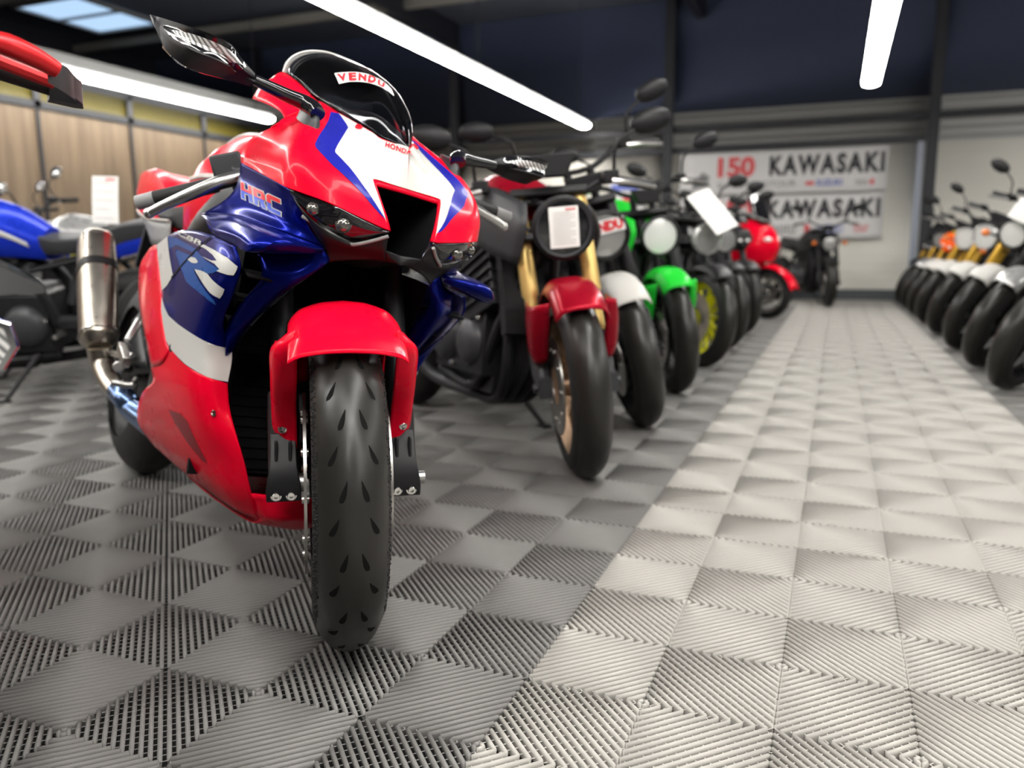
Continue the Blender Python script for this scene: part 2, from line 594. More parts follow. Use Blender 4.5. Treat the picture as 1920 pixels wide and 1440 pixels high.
def make_floor():
    # interlocking 40 cm tiles made of diagonal ribs; each tile is four 20 cm cells
    S = 0.2
    N = 11
    w, hgt = 0.0037, 0.018
    prof = [(-w * 0.35, -hgt), (-w, -0.0042), (-0.82 * w, -0.0015), (-0.36 * w, 0.0), (0.36 * w, 0.0), (0.82 * w, -0.0015), (w, -0.0042), (w * 0.35, -hgt)]
    K = len(prof)
    def ribs(parity):
        V, Fq, Fc = [], [], []
        for k in range(2 * N):
            val = (k + 0.5) / N
            a, b = max(0.0, val - 1), min(1.0, val)
            p, q = np.array([a, b]), np.array([b, a])
            if parity:
                p, q = np.array([1 - a, b]), np.array([1 - b, a])
            p, q = p * S, q * S
            d = q - p
            L = np.linalg.norm(d)
            d = d / L
            gap = min(0.0022, L * 0.2)
            p, q = p + d * gap, q - d * gap
            nrm = np.array([-d[1], d[0]])
            o = len(V)
            for e in (p, q):
                for (t, z) in prof:
                    x = e + nrm * t
                    V.append((x[0], x[1], z))
            for i in range(K - 1):
                Fq.append((o + i, o + K + i, o + K + i + 1, o + i + 1))
            # end caps pulled in from the rounded top
            Fq.append((o + 0, o + 1, o + 2, o + 3)); Fq.append((o + 0, o + 3, o + 4, o + 7)); Fq.append((o + 4, o + 5, o + 6, o + 7))
            o2 = o + K
            Fq.append((o2 + 3, o2 + 2, o2 + 1, o2 + 0)); Fq.append((o2 + 7, o2 + 4, o2 + 3, o2 + 0)); Fq.append((o2 + 7, o2 + 6, o2 + 5, o2 + 4))
        return np.array(V), np.array(Fq)
    R = [ribs(0), ribs(1)]
    bars = []
    VS, FS, MS, off = [], [], [], 0
    i0, i1, j0, j1 = -34, 16, -9, 56
    for i in range(i0, i1):
        for j in range(j0, j1):
            x, y = i * S, j * S
            if x < -4.4 and y < 1.0:
                continue
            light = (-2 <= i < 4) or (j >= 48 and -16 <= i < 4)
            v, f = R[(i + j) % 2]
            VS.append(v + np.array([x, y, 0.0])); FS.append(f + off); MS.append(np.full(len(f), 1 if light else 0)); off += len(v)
            if y < 2.0 and -3.2 < x < 2.2:
                # thin cross webs under the ribs
                nb = 18
                vv, ff, oo = [], [], 0
                for k in range(nb):
                    c = (k + 0.5) * 2.0 / nb
                    a, b = max(0.0, c - 1), min(1.0, c)
                    p, q = (np.array([1 - a, b]), np.array([1 - b, a])) if (i + j) % 2 == 0 else (np.array([a, b]), np.array([b, a]))
                    p, q = p * S, q * S
                    d = (q - p) / np.linalg.norm(q - p)
                    n2 = np.array([-d[1], d[0]]) * 0.0010
                    for e, s_ in ((p, -1), (q, -1), (q, 1), (p, 1)):
                        vv.append((*(e + n2 * s_), -0.0048))
                    ff.append((oo, oo + 1, oo + 2, oo + 3)); oo += 4
                vv, ff = np.array(vv), np.array(ff)
                VS.append(vv + np.array([x, y, 0.0])); FS.append(ff + off); MS.append(np.full(len(ff), 1 if light else 0)); off += len(vv)
    V, Fq, MI = np.concatenate(VS), np.concatenate(FS), np.concatenate(MS)
    # solid base under the ribs, and plain flooring beyond the modelled tiles
    extra = []
    base = len(V)
    xa, xb, ya, yb = i0 * S, i1 * S, j0 * S, j1 * S
    Vb = [(xa, ya, -hgt), (xb, ya, -hgt), (xb, yb, -hgt), (xa, yb, -hgt)]
    def slab(x0, y0, x1, y1, z):
        return [(x0, y0, z), (x1, y0, z), (x1, y1, z), (x0, y1, z)]
    for q in (slab(XL - 6, YF, XR, ya, -0.001), slab(XL - 6, ya, xa, YB + 0.3, -0.001), slab(xb, ya, XR, YB + 0.3, -0.001)):
        Vb += q
    Vall = np.concatenate([V, np.array(Vb)])
    Fb = np.array([[base + 4 * k + t for t in range(4)] for k in range(4)])
    Fall = np.concatenate([Fq, Fb])
    MI = np.concatenate([MI, np.array([2, 0, 0, 0])])
    me = bpy.data.meshes.new('floor')
    me.vertices.add(len(Vall)); me.vertices.foreach_set('co', Vall.astype(np.float32).ravel())
    nf = len(Fall)
    me.loops.add(nf * 4); me.loops.foreach_set('vertex_index', Fall.astype(np.int32).ravel())
    me.polygons.add(nf)
    me.polygons.foreach_set('loop_start', np.arange(0, nf * 4, 4, dtype=np.int32))
    me.polygons.foreach_set('material_index', MI.astype(np.int32))
    me.update(calc_edges=True)
    me.validate()
    for m in ('tile_dark', 'tile_light', 'under'):
        me.materials.append(M[m])
    o = bpy.data.objects.new('floor', me)
    COL.objects.link(o)
    return struct(o)
make_floor()

def plain(name, boxes, mats, **k):
    mb = MB()
    for b in boxes:
        c, s_ = b[0], b[1]
        mb.box(c, s_, mi=b[2] if len(b) > 2 else 0)
    return struct(mb.build(name, mats, **k))

# back wall: light cladding up to 2.75 m, dark above
def span(x0, x1, z0, z1, y0, y1):
    return ((x0 + x1) / 2, (y0 + y1) / 2, (z0 + z1) / 2), (abs(x1 - x0), abs(y1 - y0), abs(z1 - z0))
bx = [(*span(-14.2, XR, 0, 2.16, YB, YB + 0.2), 0), (*span(-14.2, XR, 2.16, 2.76, YB, YB + 0.2), 1), (*span(-14.2, XR, 2.76, ZC, YB, YB + 0.2), 2)]
plain('wall_back', bx, ['clad', 'clad_top', 'navy_wall'])
plain('trim_1', [(*span(-5.9, 1.08, 2.17, 2.26, YB - 0.06, YB), 0)], 'steel_dark')
plain('trim_2', [(*span(-14, 3.4, 2.47, 2.56, YB - 0.05, YB), 0)], 'steel_dark')
plain('baseboard_back', [(*span(-14, XR, 0.0, 0.15, YB - 0.05, YB), 0)], 'kerb')
for k, x in enumerate((-10.0, -6.0, -2.42, 1.16, 4.9)):
    plain('trim_%d' % (k + 3), [(*span(x - 0.07, x + 0.07, 0, ZC, YB - 0.16, YB - 0.06), 0)], 'steel_dark')
plain('trim_8', [(*span(0.99, 1.075, 0.15, 2.17, YB - 0.05, YB), 0)], 'jamb')
# long panelled wall on the left with its yellow band
pl = []
plain('wall_left', [(*span(XL - 0.1, XL, 0, 2.30, -5, YB), 0), (*span(XL - 0.1, XL, 2.36, 2.60, -5, YB), 1), (*span(XL - 0.1, XL, 2.60, 2.95, -5, YB), 2)], ['oak', 'yellow_band', 'midgrey'])
plain('trim_9', [(*span(XL - 0.1, XL + 0.03, 2.29, 2.37, -5, YB), 0), (*span(XL - 0.1, XL + 0.03, 2.58, 2.66, -5, YB), 0)], 'steel_dark')
jl = [(*span(XL, XL + 0.02, 0, 2.3, y - 0.02, y + 0.02), 0) for y in np.arange(-4.96, YB, 1.26)]
jl += [(*span(XL, XL + 0.03, 2.3, 2.62, y - 0.04, y + 0.04), 0) for y in np.arange(-4.96, YB, 1.26)]
plain('trim_10', jl, 'steel_dark')
plain('wall_right', [(*span(XR, XR + 0.2, 0, ZC, YF, YB), 0)], 'dark_wall')
plain('wall_front', [(*span(-14.2, XR, 0, ZC, YF - 0.2, YF), 0)], 'dark_wall')
plain('wall_far_left', [(*span(-14.4, -14.2, 0, ZC, YF, YB), 0)], 'ceiling_dark')
plain('ceiling', [(*span(-14.2, XR, ZC, ZC + 0.1, YF, YB), 0)], 'ceiling_dark')
for k, y in enumerate((-3.0, 0.5, 4.0, 7.0, 9.4)):
    plain('trim_%d' % (11 + k), [(*span(-14, XR, ZC - 0.22, ZC - 0.10, y - 0.05, y + 0.05), 0)], 'purlin')
for k, x in enumerate((-12.6, -6.0, -2.0, 2.4)):
    plain('trim_%d' % (16 + k), [(*span(x - 0.06, x + 0.06, ZC - 0.32, ZC, YF, YB), 0)], 'steel_dark')
# skylight in the ceiling: a lit pane in its frame
sk = MB()
sk.box((-10.9, 8.3, ZC - 0.03), (1.25, 1.5, 0.03))
so = struct(sk.build('window_1', 'sky_glass'))
fr = MB()
for y in (7.53, 8.3, 9.07):
    fr.box((-10.9, y, ZC - 0.05), (1.37, 0.05, 0.06))
for x in (-11.55, -10.25):
    fr.box((x, 8.3, ZC - 0.05), (0.05, 1.6, 0.06))
struct(fr.build('window_frame', 'midgrey', parent=so))

# hanging lamp rows
def lamp_row(x, z, y0, y1, label, seg=1.5, group='ceiling light strips'):
    r = empty('ceiling_light', label, 'light', (x, y0, z), group=group)
    L = y1 - y0
    cs = MB()
    cs.box((0, L / 2, 0.045), (0.13, L, 0.05))
    cs.build('lamp_casing', 'lampcase', r)
    n = max(1, round(L / seg))
    for k in range(n):
        t = MB()
        a, b = L * k / n + 0.02, L * (k + 1) / n - 0.02
        t.prism([(-0.095, 0.02), (-0.086, -0.016), (-0.04, -0.034), (0.04, -0.034), (0.086, -0.016), (0.095, 0.02)], 'y', a, b)
        t.build('lamp_diffuser', 'tube', r)
    for y in np.linspace(0.3, L - 0.3, max(2, int(L / 3))):
        w_ = MB()
        w_.cyl((0, y, 0.07), (0, y, ZC - z), 0.006, n=6)
        w_.build('suspension_rod', 'steel_dark', r)
    return r
lamp_row(0.30, 2.60, -4.4, 9.1, 'long bright light strip hanging above the pale aisle, ending short of the back wall')
lamp_row(-3.65, 2.60, -4.4, 10.8, 'long bright light strip running over the parked row to the back wall')
lamp_row(-7.66, 2.60, -4.4, 8.4, 'row of bright tubes hanging in front of the yellow band wall')
lamp_row(4.30, 2.60, -4.4, 10.8, 'long light strip hanging above the right row of motorcycles')

# an added, unseen strip above the camera that brightens the near floor
fill_strip = lamp_row(-6.4, 2.95, 0.0, 11.0, 'unseen crosswise light strip added above the camera to brighten the near floor')
fill_strip.location = (-6.4, -1.75, 2.95)
fill_strip.rotation_euler = (0, 0, -PI / 2)

# ------------------------------------------------------------------ the near sport motorcycle
HEAD, LEAN, STEER = -31.0, 12.5, -24.4
AXIS_P = Vector((0.102, 0, 0))
AXIS_D = Vector((-math.sin(rad(24)), 0, math.cos(rad(24))))
def steer_matrix(deg, p=AXIS_P, d=AXIS_D):
    return Matrix.Translation(p) @ Matrix.Rotation(rad(deg), 4, d) @ Matrix.Translation(-p)
ST = steer_matrix(STEER)

def wheel_tyre(R, w, prof_n=13, n=96, T=None, c=(0, 0, 0.3), crown=None):
    # closed round-section tyre
    mb = MB(T)
    hw = w / 2
    side = R - hw * 1.12
    pr, mi = [], []
    for k in range(prof_n):
        t = -1 + 2 * k / (prof_n - 1)
        a = t * 1.35
        pr.append((side + (R - side) * (math.cos(a) - math.cos(1.35)) / (1 - math.cos(1.35)), hw * math.sin(a) / math.sin(1.35)))
    bead = R - hw * 2.05 if R - hw * 2.05 > 0.215 else 0.215
    pr = [(bead, -hw * 0.62), (bead + 0.006, -hw * 0.80), ((bead + side) / 2, -hw * 0.99)] + pr + [((bead + side) / 2, hw * 0.99), (bead + 0.006, hw * 0.80), (bead, hw * 0.62)]
    mb.lathe(pr, c=c, n=n, closed=True)
    return mb

def tread_marks(mb, R, w, c, T, sets, mi):
    # worn sipes: dark slots cut in mirrored pairs round the crown
    hw = w / 2
    def P(ang, y, off):
        # surface point of the round tyre
        s_ = max(-0.999, min(0.999, y / hw * math.sin(1.35)))
        a = math.asin(s_)
        side = R - hw * 1.12
        r = side + (R - side) * (math.cos(a) - math.cos(1.35)) / (1 - math.cos(1.35)) + off
        return (c[0] + r * math.cos(ang), y, c[2] + r * math.sin(ang))
    for ang, y0, L, tilt, wid in sets:
        for sg in (-1, 1):
            n = 7
            vs = []
            for i in range(n):
                t = i / (n - 1)
                a = ang + (t - 0.5) * L / R
                yc = y0 + tilt * (t - 0.5)
                tt = 1 - t
                wd = wid * (0.10 + 0.90 * math.sin(PI * min(1, tt * 0.62 + 0.02)) ** 1.3) if tt < 0.9 else wid * 0.6
                vs.append(P(a, sg * (yc - wd / 2), 0.0004))
                vs.append(P(a, sg * (yc + wd / 2), 0.0004))
            fs = [(2 * i, 2 * i + 1, 2 * i + 3, 2 * i + 2) for i in range(n - 1)]
            mb.add(vs, fs, mi)

def rim_mesh(T, c, R=0.222, w=0.10, spokes=5, n=64, twin=True):
    mb = MB(T)
    hw = w / 2
    pr = [(R, -hw), (R + 0.006, -hw), (R + 0.006, -hw + 0.006), (R - 0.012, -hw + 0.014), (R - 0.022, -hw * 0.3), (R - 0.022, hw * 0.3), (R - 0.012, hw - 0.014), (R + 0.006, hw - 0.006), (R + 0.006, hw), (R, hw), (R - 0.016, hw - 0.016), (R - 0.032, hw * 0.28), (R - 0.032, -hw * 0.28), (R - 0.016, -hw + 0.016)]
    mb.lathe(pr, c=c, n=n, closed=True)
    mb.lathe([(0.0, -0.05), (0.032, -0.05), (0.038, -0.02), (0.038, 0.02), (0.032, 0.05), (0.0, 0.05)], c=c, n=20)
    for k in range(spokes):
        a = 2 * PI * k / spokes + 0.3
        for da in ((-0.16, 0.16) if twin else (0,)):
            p0 = (c[0] + 0.034 * math.cos(a + da * 2.2), c[1], c[2] + 0.034 * math.sin(a + da * 2.2))
            p1 = (c[0] + (R - 0.026) * math.cos(a + da), c[1], c[2] + (R - 0.026) * math.sin(a + da))
            mb.tube([p0, p1], [0.015, 0.010], n=8)
    return mb

def disc_mesh(T, c, y, R=0.165):
    mb = MB(T)
    mb.lathe([(R - 0.034, y - 0.0025), (R, y - 0.0025), (R, y + 0.0025), (R - 0.034, y + 0.0025)], c=c, n=72, closed=True)
    for k in range(10):
        a = 2 * PI * k / 10
        mb.cyl((c[0] + (R - 0.036) * math.cos(a), y - 0.006, c[2] + (R - 0.036) * math.sin(a)), (c[0] + (R - 0.036) * math.cos(a), y + 0.006, c[2] + (R - 0.036) * math.sin(a)), 0.007, n=10)
    mb.lathe([(0.062, y - 0.002), (R - 0.038, y - 0.002), (R - 0.038, y + 0.002), (0.062, y + 0.002)], c=c, n=40, closed=True)
    return mb

hero = empty('sport_motorcycle', 'red, white and blue sport motorcycle with a sold sticker on its tinted windscreen', 'motorcycle',
             (-0.795, -0.219, 0.0054), (-rad(LEAN), 0, rad(HEAD)), 'parked motorcycles of the left row')
BV = {}
PM = {}
def panel(name, mb, mats, solid=0.0025, both=True, key=None, offset=-1, **k):
    # a right-hand panel and its left-hand twin
    BV[key or name] = mb.bvh()
    PM[key or name] = mb
    o = mb.build(name, mats, hero, solid=solid, offset=offset, out=(0.2, -1, 0.3), **k)
    o2 = None
    if both:
        ml = mb.mirrored()
        BV[(key or name) + '_left'] = ml.bvh()
        PM[(key or name) + '_left'] = ml
        o2 = ml.build(name, mats, hero, solid=solid, offset=offset, out=(0.2, 1, 0.3), **k)
    return o, o2

def mir(L):
    return [(p[0], -p[1], p[2]) for p in L]

# --- front wheel
wc = (0, 0, 0.3)
ty = wheel_tyre(0.3, 0.122, 21, 128)
ty.T = ST
ty2 = MB(ST)
side = wheel_tyre(0.3, 0.122, 21, 160, ST, wc)
sets = []
for k in range(34):
    a = 2 * PI * k / 34 - 0.015
    if k % 2:
        sets.append((a, 0.0150, 0.032, -0.009, 0.0088))
    else:
        sets.append((a, 0.0290, 0.029, -0.012, 0.0088))
nb = len(side.mi)
# centre of the tread is worn shiny, shoulders stay dull
NV = 160
for i in range(len(side.f)):
    band = i // NV
    side.mi[i] = 1 if 5 <= band <= 20 else 0
tread_marks(side, 0.3, 0.122, wc, ST, sets, 2)
rnd = random.Random(3)
for k in range(900):
    a = rnd.uniform(-0.9, 1.2)
    sg = -1 if rnd.random() < 0.62 else 1
    y = sg * rnd.uniform(0.0535, 0.0605)
    al = math.asin(min(0.999, abs(y) / 0.061 * math.sin(1.35)))
    r = (0.3 - 0.0683) + 0.0683 * (math.cos(al) - math.cos(1.35)) / (1 - math.cos(1.35))
    s_ = rnd.uniform(0.0006, 0.0021)
    side.ball((r * math.cos(a), y, 0.3 + r * math.sin(a)), (s_ * rnd.uniform(0.6, 1.6), s_, s_ * rnd.uniform(0.6, 1.6)), n=5, m=3)
tyre = side.build('front_tyre', ['rubber', 'worn', 'groove'], hero)
rim_mesh(ST, wc, 0.218, 0.095, 5).build('front_rim', 'black', hero)
for y in (-0.070, 0.070):
    disc_mesh(ST, wc, y, 0.163).build('brake_disc', 'disc', hero)
# --- fork legs with their axle clamps
for sg in (-1, 1):
    y = sg * 0.107
    L = MB(ST)
    L.tube([(-0.012, y, 0.315), (-0.055, y, 0.41), (-0.075, y, 0.455)], [0.027, 0.0285, 0.028], n=20)
    L.loft([[(0.026, y - 0.03, 0.272), (0.026, y + 0.03, 0.272), (-0.03, y + 0.03, 0.272), (-0.03, y - 0.03, 0.272)],
            [(0.030, y - 0.03, 0.298), (0.030, y + 0.03, 0.298), (-0.034, y + 0.03, 0.298), (-0.034, y - 0.03, 0.298)],
            [(0.022, y - 0.024, 0.335), (0.022, y + 0.024, 0.335), (-0.045, y + 0.024, 0.335), (-0.045, y - 0.024, 0.335)],
            [(-0.008, y - 0.022, 0.39), (-0.008, y + 0.022, 0.39), (-0.07, y + 0.022, 0.39), (-0.07, y - 0.022, 0.39)]], nu=3)
    for t in (-0.012, 0.012):
        L.box((0.012, y + t, 0.345), (0.012, 0.006, 0.07))
    leg = L.build('fork_leg', 'black', hero, bevel=0.002)
    up = MB(ST)
    up.tube([(-0.075, y, 0.455), (-0.28, y, 0.92)], [0.0215, 0.0215], n=18)
    up.build('fork_stanchion', 'engine', leg)
    for t in (-0.013, 0.013):
        b = MB(ST)
        b.lathe([(0.0, 0.003), (0.0036, 0.003), (0.0036, 0.009), (0.0062, 0.009), (0.0072, 0.0075), (0.0072, 0.0), (0.0095, 0.0), (0.0095, -0.004)], c=(0.0285, y + t, 0.284), axis=(1, 0, 0), n=20)
        b.build('pinch_bolt', 'steel', leg)
    ax = MB(ST)
    ax.cyl((0, sg * 0.075, 0.3), (0, sg * (0.148 if sg > 0 else 0.130), 0.3), 0.012, n=16)
    ax.cyl((0, sg * 0.066, 0.3), (0, sg * 0.084, 0.3), 0.017, n=16)
    ax.build('axle_end', 'alu', leg)
    ca = MB(ST)
    ca.box((-0.135, y * 0.86, 0.385), (0.06, 0.055, 0.11), roty(rad(-35)))
    ca.cyl((-0.12, y * 1.12, 0.41), (-0.12, y * 0.9, 0.41), 0.018)
    ca.cyl((-0.15, y * 1.12, 0.36), (-0.15, y * 0.9, 0.36), 0.018)
    ca.build('brake_caliper', 'greyplastic', hero, bevel=0.004)

# --- front fender: hood over the tyre and a blade down each fork leg
def arc(deg, r, y):
    return (r * math.cos(rad(deg)), y, 0.3 + r * math.sin(rad(deg)))
hd = MB()
rows = []
for deg, r in ((51, 0.322), (60, 0.327), (80, 0.329), (105, 0.329), (130, 0.328), (150, 0.326)):
    kf = {51: 0.6, 60: 0.85}.get(deg, 1.0)
    rows.append([arc(deg, r - d * kf, -y_) for y_, d in ((0, 0.0), (0.035, 0.003), (0.060, 0.010), (0.077, 0.018), (0.089, 0.031), (0.094, 0.040))])
hd.patch(rows, 5, 4)
hd.mirror()
fe = MB(ST)
fe.add(hd.v, hd.f, 0)
# blades
for sg in (-1, 1):
    bl = MB()
    bl.patch([[(0.150, sg * 0.080, 0.584), (0.120, sg * 0.094, 0.576), (0.085, sg * 0.107, 0.564), (0.040, sg * 0.115, 0.557), (-0.03, sg * 0.117, 0.556)],
              [(0.150, sg * 0.080, 0.555), (0.125, sg * 0.107, 0.552), (0.090, sg * 0.121, 0.546), (0.040, sg * 0.1235, 0.541), (-0.05, sg * 0.121, 0.540)],
              [(0.100, sg * 0.081, 0.500), (0.085, sg * 0.110, 0.498), (0.055, sg * 0.123, 0.494), (0.005, sg * 0.125, 0.492), (-0.08, sg * 0.123, 0.50)],
              [(0.040, sg * 0.083, 0.450), (0.034, sg * 0.111, 0.447), (0.010, sg * 0.124, 0.444), (-0.04, sg * 0.1255, 0.445), (-0.1, sg * 0.125, 0.46)],
              [(0.006, sg * 0.083, 0.405), (0.002, sg * 0.108, 0.402), (-0.020, sg * 0.123, 0.400), (-0.055, sg * 0.125, 0.405), (-0.1, sg * 0.124, 0.42)],
              [(-0.004, sg * 0.083, 0.362), (-0.008, sg * 0.103, 0.368), (-0.026, sg * 0.118, 0.380), (-0.055, sg * 0.122, 0.395), (-0.1, sg * 0.122, 0.41)]], 5, 5)
    fe.add(bl.v, bl.f, 0)
fend = fe.build('front_fender', 'red', hero, solid=0.003, offset=0, smooth=50)
for sg in (-1, 1):
    b = MB(ST)
    b.lathe([(0, 0.004), (0.004, 0.003), (0.006, 0.0), (0.0085, -0.001), (0.0085, -0.004)], c=(0.003, sg * 0.1085, 0.400), axis=(0.9, sg * 0.40, 0.1), n=16)
    b.build('fender_bolt', 'steel', fend)

# --- upper cowl
c0 = [(0.0129, 0.0000, 0.9179), (0.0182, 0.0000, 0.8960), (0.0227, 0.0000, 0.8763), (0.0270, 0.0000, 0.8576), (0.0312, 0.0000, 0.8390), (0.0347, 0.0000, 0.8108), (0.0349, 0.0000, 0.7867), (0.0342, 0.0000, 0.7655)]
c1 = [(-0.0415, -0.0280, 0.9312), (-0.0206, -0.0400, 0.9057), (0.0024, -0.0530, 0.8803), (0.0188, -0.0620, 0.8592), (0.0331, -0.0700, 0.8390), (0.0497, -0.0630, 0.8099), (0.0647, -0.0530, 0.7802), (0.0744, -0.0430, 0.7545)]
c2 = [(-0.0646, -0.0460, 0.9442), (-0.0315, -0.0640, 0.9074), (-0.0030, -0.0780, 0.8755), (0.0214, -0.0870, 0.8454), (0.0385, -0.0920, 0.8196), (0.0529, -0.0880, 0.7968), (0.0616, -0.0830, 0.7784), (0.0695, -0.0840, 0.7614)]
c3 = [(-0.1445, -0.0760, 0.9785), (-0.0843, -0.1040, 0.9345), (-0.0352, -0.1260, 0.8950), (-0.0054, -0.1380, 0.8621), (0.0211, -0.1470, 0.8333), (0.0347, -0.1490, 0.8091), (0.0414, -0.1490, 0.7916), (0.0447, -0.1500, 0.7777)]
c4 = [(-0.2032, -0.0980, 1.0025), (-0.1164, -0.1380, 0.9524), (-0.0549, -0.1680, 0.9088), (-0.0287, -0.1840, 0.8749), (-0.0172, -0.1920, 0.8485), (-0.0117, -0.1960, 0.8251), (-0.0130, -0.1970, 0.8059), (-0.0144, -0.1970, 0.7924)]
c5 = [(-0.1594, -0.1720, 0.9395), (-0.1334, -0.1840, 0.9137), (-0.1009, -0.1980, 0.8863), (-0.0887, -0.2030, 0.8645), (-0.0804, -0.2060, 0.8459), (-0.0767, -0.2060, 0.8315), (-0.0737, -0.2050, 0.8185), (-0.0689, -0.2040, 0.8072)]
c6 = [(-0.1485, -0.1880, 0.9183), (-0.1664, -0.1990, 0.9092), (-0.1899, -0.2090, 0.8991), (-0.2142, -0.2130, 0.8887), (-0.2262, -0.2160, 0.8761), (-0.2263, -0.2180, 0.8634), (-0.2260, -0.2180, 0.8563), (-0.2194, -0.2180, 0.8486)]
uc = MB()
cols = [c0, c1, c2, c3, c4, c5, c6]
rows = [[c[i] for c in cols] for i in range(8)]
uc.patch(rows, 8, 8, skip=lambda r, c: r >= 4 - 1e-6 and c < 1 - 1e-6)
BV['upper_cowl'] = uc.bvh()
PM['upper_cowl'] = MB().add(uc.v, uc.f)
PM['upper_cowl_left'] = PM['upper_cowl'].mirrored()
# strip that hugs the windscreen and the finger behind the mirror
uc.patch([[(-0.3440, -0.1480, 1.0533), (-0.3271, -0.1300, 1.0697), (-0.2618, -0.1150, 1.0388), (-0.2032, -0.0980, 1.0025)],
          [(-0.3455, -0.1660, 1.0299), (-0.2982, -0.1520, 1.0268), (-0.2247, -0.1380, 0.9997), (-0.1576, -0.1340, 0.9705)],
          [(-0.3235, -0.1840, 0.9976), (-0.2346, -0.1780, 0.9735), (-0.1792, -0.1740, 0.9546), (-0.1594, -0.1720, 0.9395)]], 4, 5)
BVU = uc.bvh()
uc.mirror()
BV['upper_cowl_all'] = uc.bvh()
cowl = uc.build('upper_cowl', 'red', hero, solid=0.0025, smooth=30, out=(1, 0, 0.6))
def cowl_decal(name, poly, m, out=(0.75, -0.35, 0.75), off=0.0009):
    decal(poly, PM['upper_cowl'], out, off).build(name, m, cowl, smooth=60, merge=False, recalc=False)
    decal(mir(poly), PM['upper_cowl_left'], (out[0], -out[1], out[2]), off).build(name, m, cowl, smooth=60, merge=False, recalc=False)
LEFT = {}
# white nose: right half and left half meet at the centre line
wp = [(-0.1397, -0.0777, 0.9752), (-0.1124, -0.0666, 0.9639), (-0.0841, -0.0562, 0.9514), (-0.0643, -0.0481, 0.9425), (-0.0396, -0.0296, 0.9285), (-0.0149, -0.0152, 0.9222), (0.0116, -0.0011, 0.9158), (0.027, -0, 0.8576), (0.0309, -0.0002, 0.8408), (0.0317, -0.0312, 0.8401), (0.0325, -0.066, 0.8401), (0.048, -0.0639, 0.813), (0.0621, -0.0558, 0.7861), (0.0718, -0.0497, 0.7641), (0.0694, -0.0527, 0.7708), (0.0641, -0.0628, 0.7842), (0.0554, -0.0734, 0.7995), (0.0447, -0.0829, 0.8143), (0.0293, -0.0948, 0.8325), (0.0116, -0.1067, 0.851), (-0.0028, -0.1174, 0.8641), (-0.0128, -0.1254, 0.873), (-0.0166, -0.1254, 0.8772), (-0.027, -0.1185, 0.8887), (-0.0557, -0.0982, 0.9153), (-0.0831, -0.0788, 0.9403), (-0.0944, -0.0779, 0.9479)]
wp = [(p[0], 0.01 if p[1] > -0.006 else p[1], p[2]) for p in wp]
cowl_decal('white_panel', wp, 'white')
bs = [(-0.1439, -0.0921, 0.9742), (-0.1397, -0.0777, 0.9752), (-0.0944, -0.0779, 0.9479), (-0.0831, -0.0788, 0.9403), (-0.0557, -0.0982, 0.9153), (-0.027, -0.1185, 0.8887), (-0.0166, -0.1254, 0.8772), (-0.0128, -0.1254, 0.873), (-0.0028, -0.1174, 0.8641), (0.0116, -0.1067, 0.851), (0.0293, -0.0948, 0.8325), (0.0447, -0.0829, 0.8143), (0.0554, -0.0734, 0.7995), (0.0641, -0.0628, 0.7842), (0.0694, -0.0527, 0.7708), (0.0672, -0.0632, 0.7776), (0.0581, -0.0773, 0.791), (0.0481, -0.0901, 0.8048), (0.0379, -0.1046, 0.8181), (0.0269, -0.1207, 0.8311), (0.013, -0.1364, 0.8443), (-0.0063, -0.1504, 0.8614), (-0.0164, -0.1606, 0.8723), (-0.021, -0.1615, 0.878), (-0.0337, -0.1528, 0.8942), (-0.0674, -0.1305, 0.9221), (-0.104, -0.11, 0.9479)]
cowl_decal('blue_stripe', bs, 'stripe_blue')
q = ([(-0.0203, -0.0302, 0.9115), (-0.0155, -0.026, 0.9103), (-0.0105, -0.0219, 0.909), (-0.0054, -0.0178, 0.9077), (0.0003, -0.013, 0.9066), (0.0055, -0.009, 0.9053), (0.0105, -0.0049, 0.9041), (0.0155, -0.0009, 0.9028), (-0.0034, 0.016, 0.9076)], [(-0.0295, -0.0253, 0.9237), (-0.0234, -0.0216, 0.9222), (-0.0173, -0.0181, 0.9206), (-0.011, -0.0145, 0.9191), (-0.0034, -0.0105, 0.9165), (0.0027, -0.007, 0.915), (0.0087, -0.0034, 0.9135), (0.0104, 0.0024, 0.9131), (-0.0424, 0.0375, 0.9269)])
text_on('HONDA', q, BV['upper_cowl_all'], (0.8, 0, 0.7), 0.0024, bold=0.035, spacing=1.1).build('brand_lettering', 'letter_red', cowl, smooth=0, merge=False, recalc=False)
for sg in (-1, 1):
    s_ = MB()
    s_.lathe([(0, 0.0015), (0.0035, 0.001), (0.0035, 0.003), (0.0062, 0.003), (0.0072, 0.0)], c=(-0.078, sg * 0.061, 0.9465), axis=(0.62, sg * 0.25, 0.74), n=18)
    s_.build('cowl_screw', 'letter_red', cowl)

# --- intake duct behind the nose
du = MB()
ins = [(-0.13, -0.055, 0.80), (-0.13, -0.055, 0.72), (-0.12, -0.03, 0.70)]
D = [c0[4], c1[4], c1[5], c1[6], c1[7], (0.0663, -0.0400, 0.7339), (0.0633, -0.0380, 0.7203), (0.0496, 0.0000, 0.7191)]
back = [(-0.13, 0.0, 0.815), (-0.13, -0.05, 0.81), (-0.13, -0.048, 0.78), (-0.13, -0.045, 0.75), (-0.13, -0.042, 0.725), (-0.13, -0.038, 0.71), (-0.12, -0.034, 0.70), (-0.10, 0.0, 0.695)]
Di = [(p[0] - 0.006, p[1] * 0.97, p[2]) for p in D]
du.patch([Di, [tuple((np.array(a) + np.array(b)) / 2) for a, b in zip(Di, back)], back], 3, 1)
du.add(back + [(-0.13, 0, 0.76)], [(i, i + 1, 8) for i in range(7)])
du.mirror()
du.build('intake_duct', 'void', hero, smooth=30)
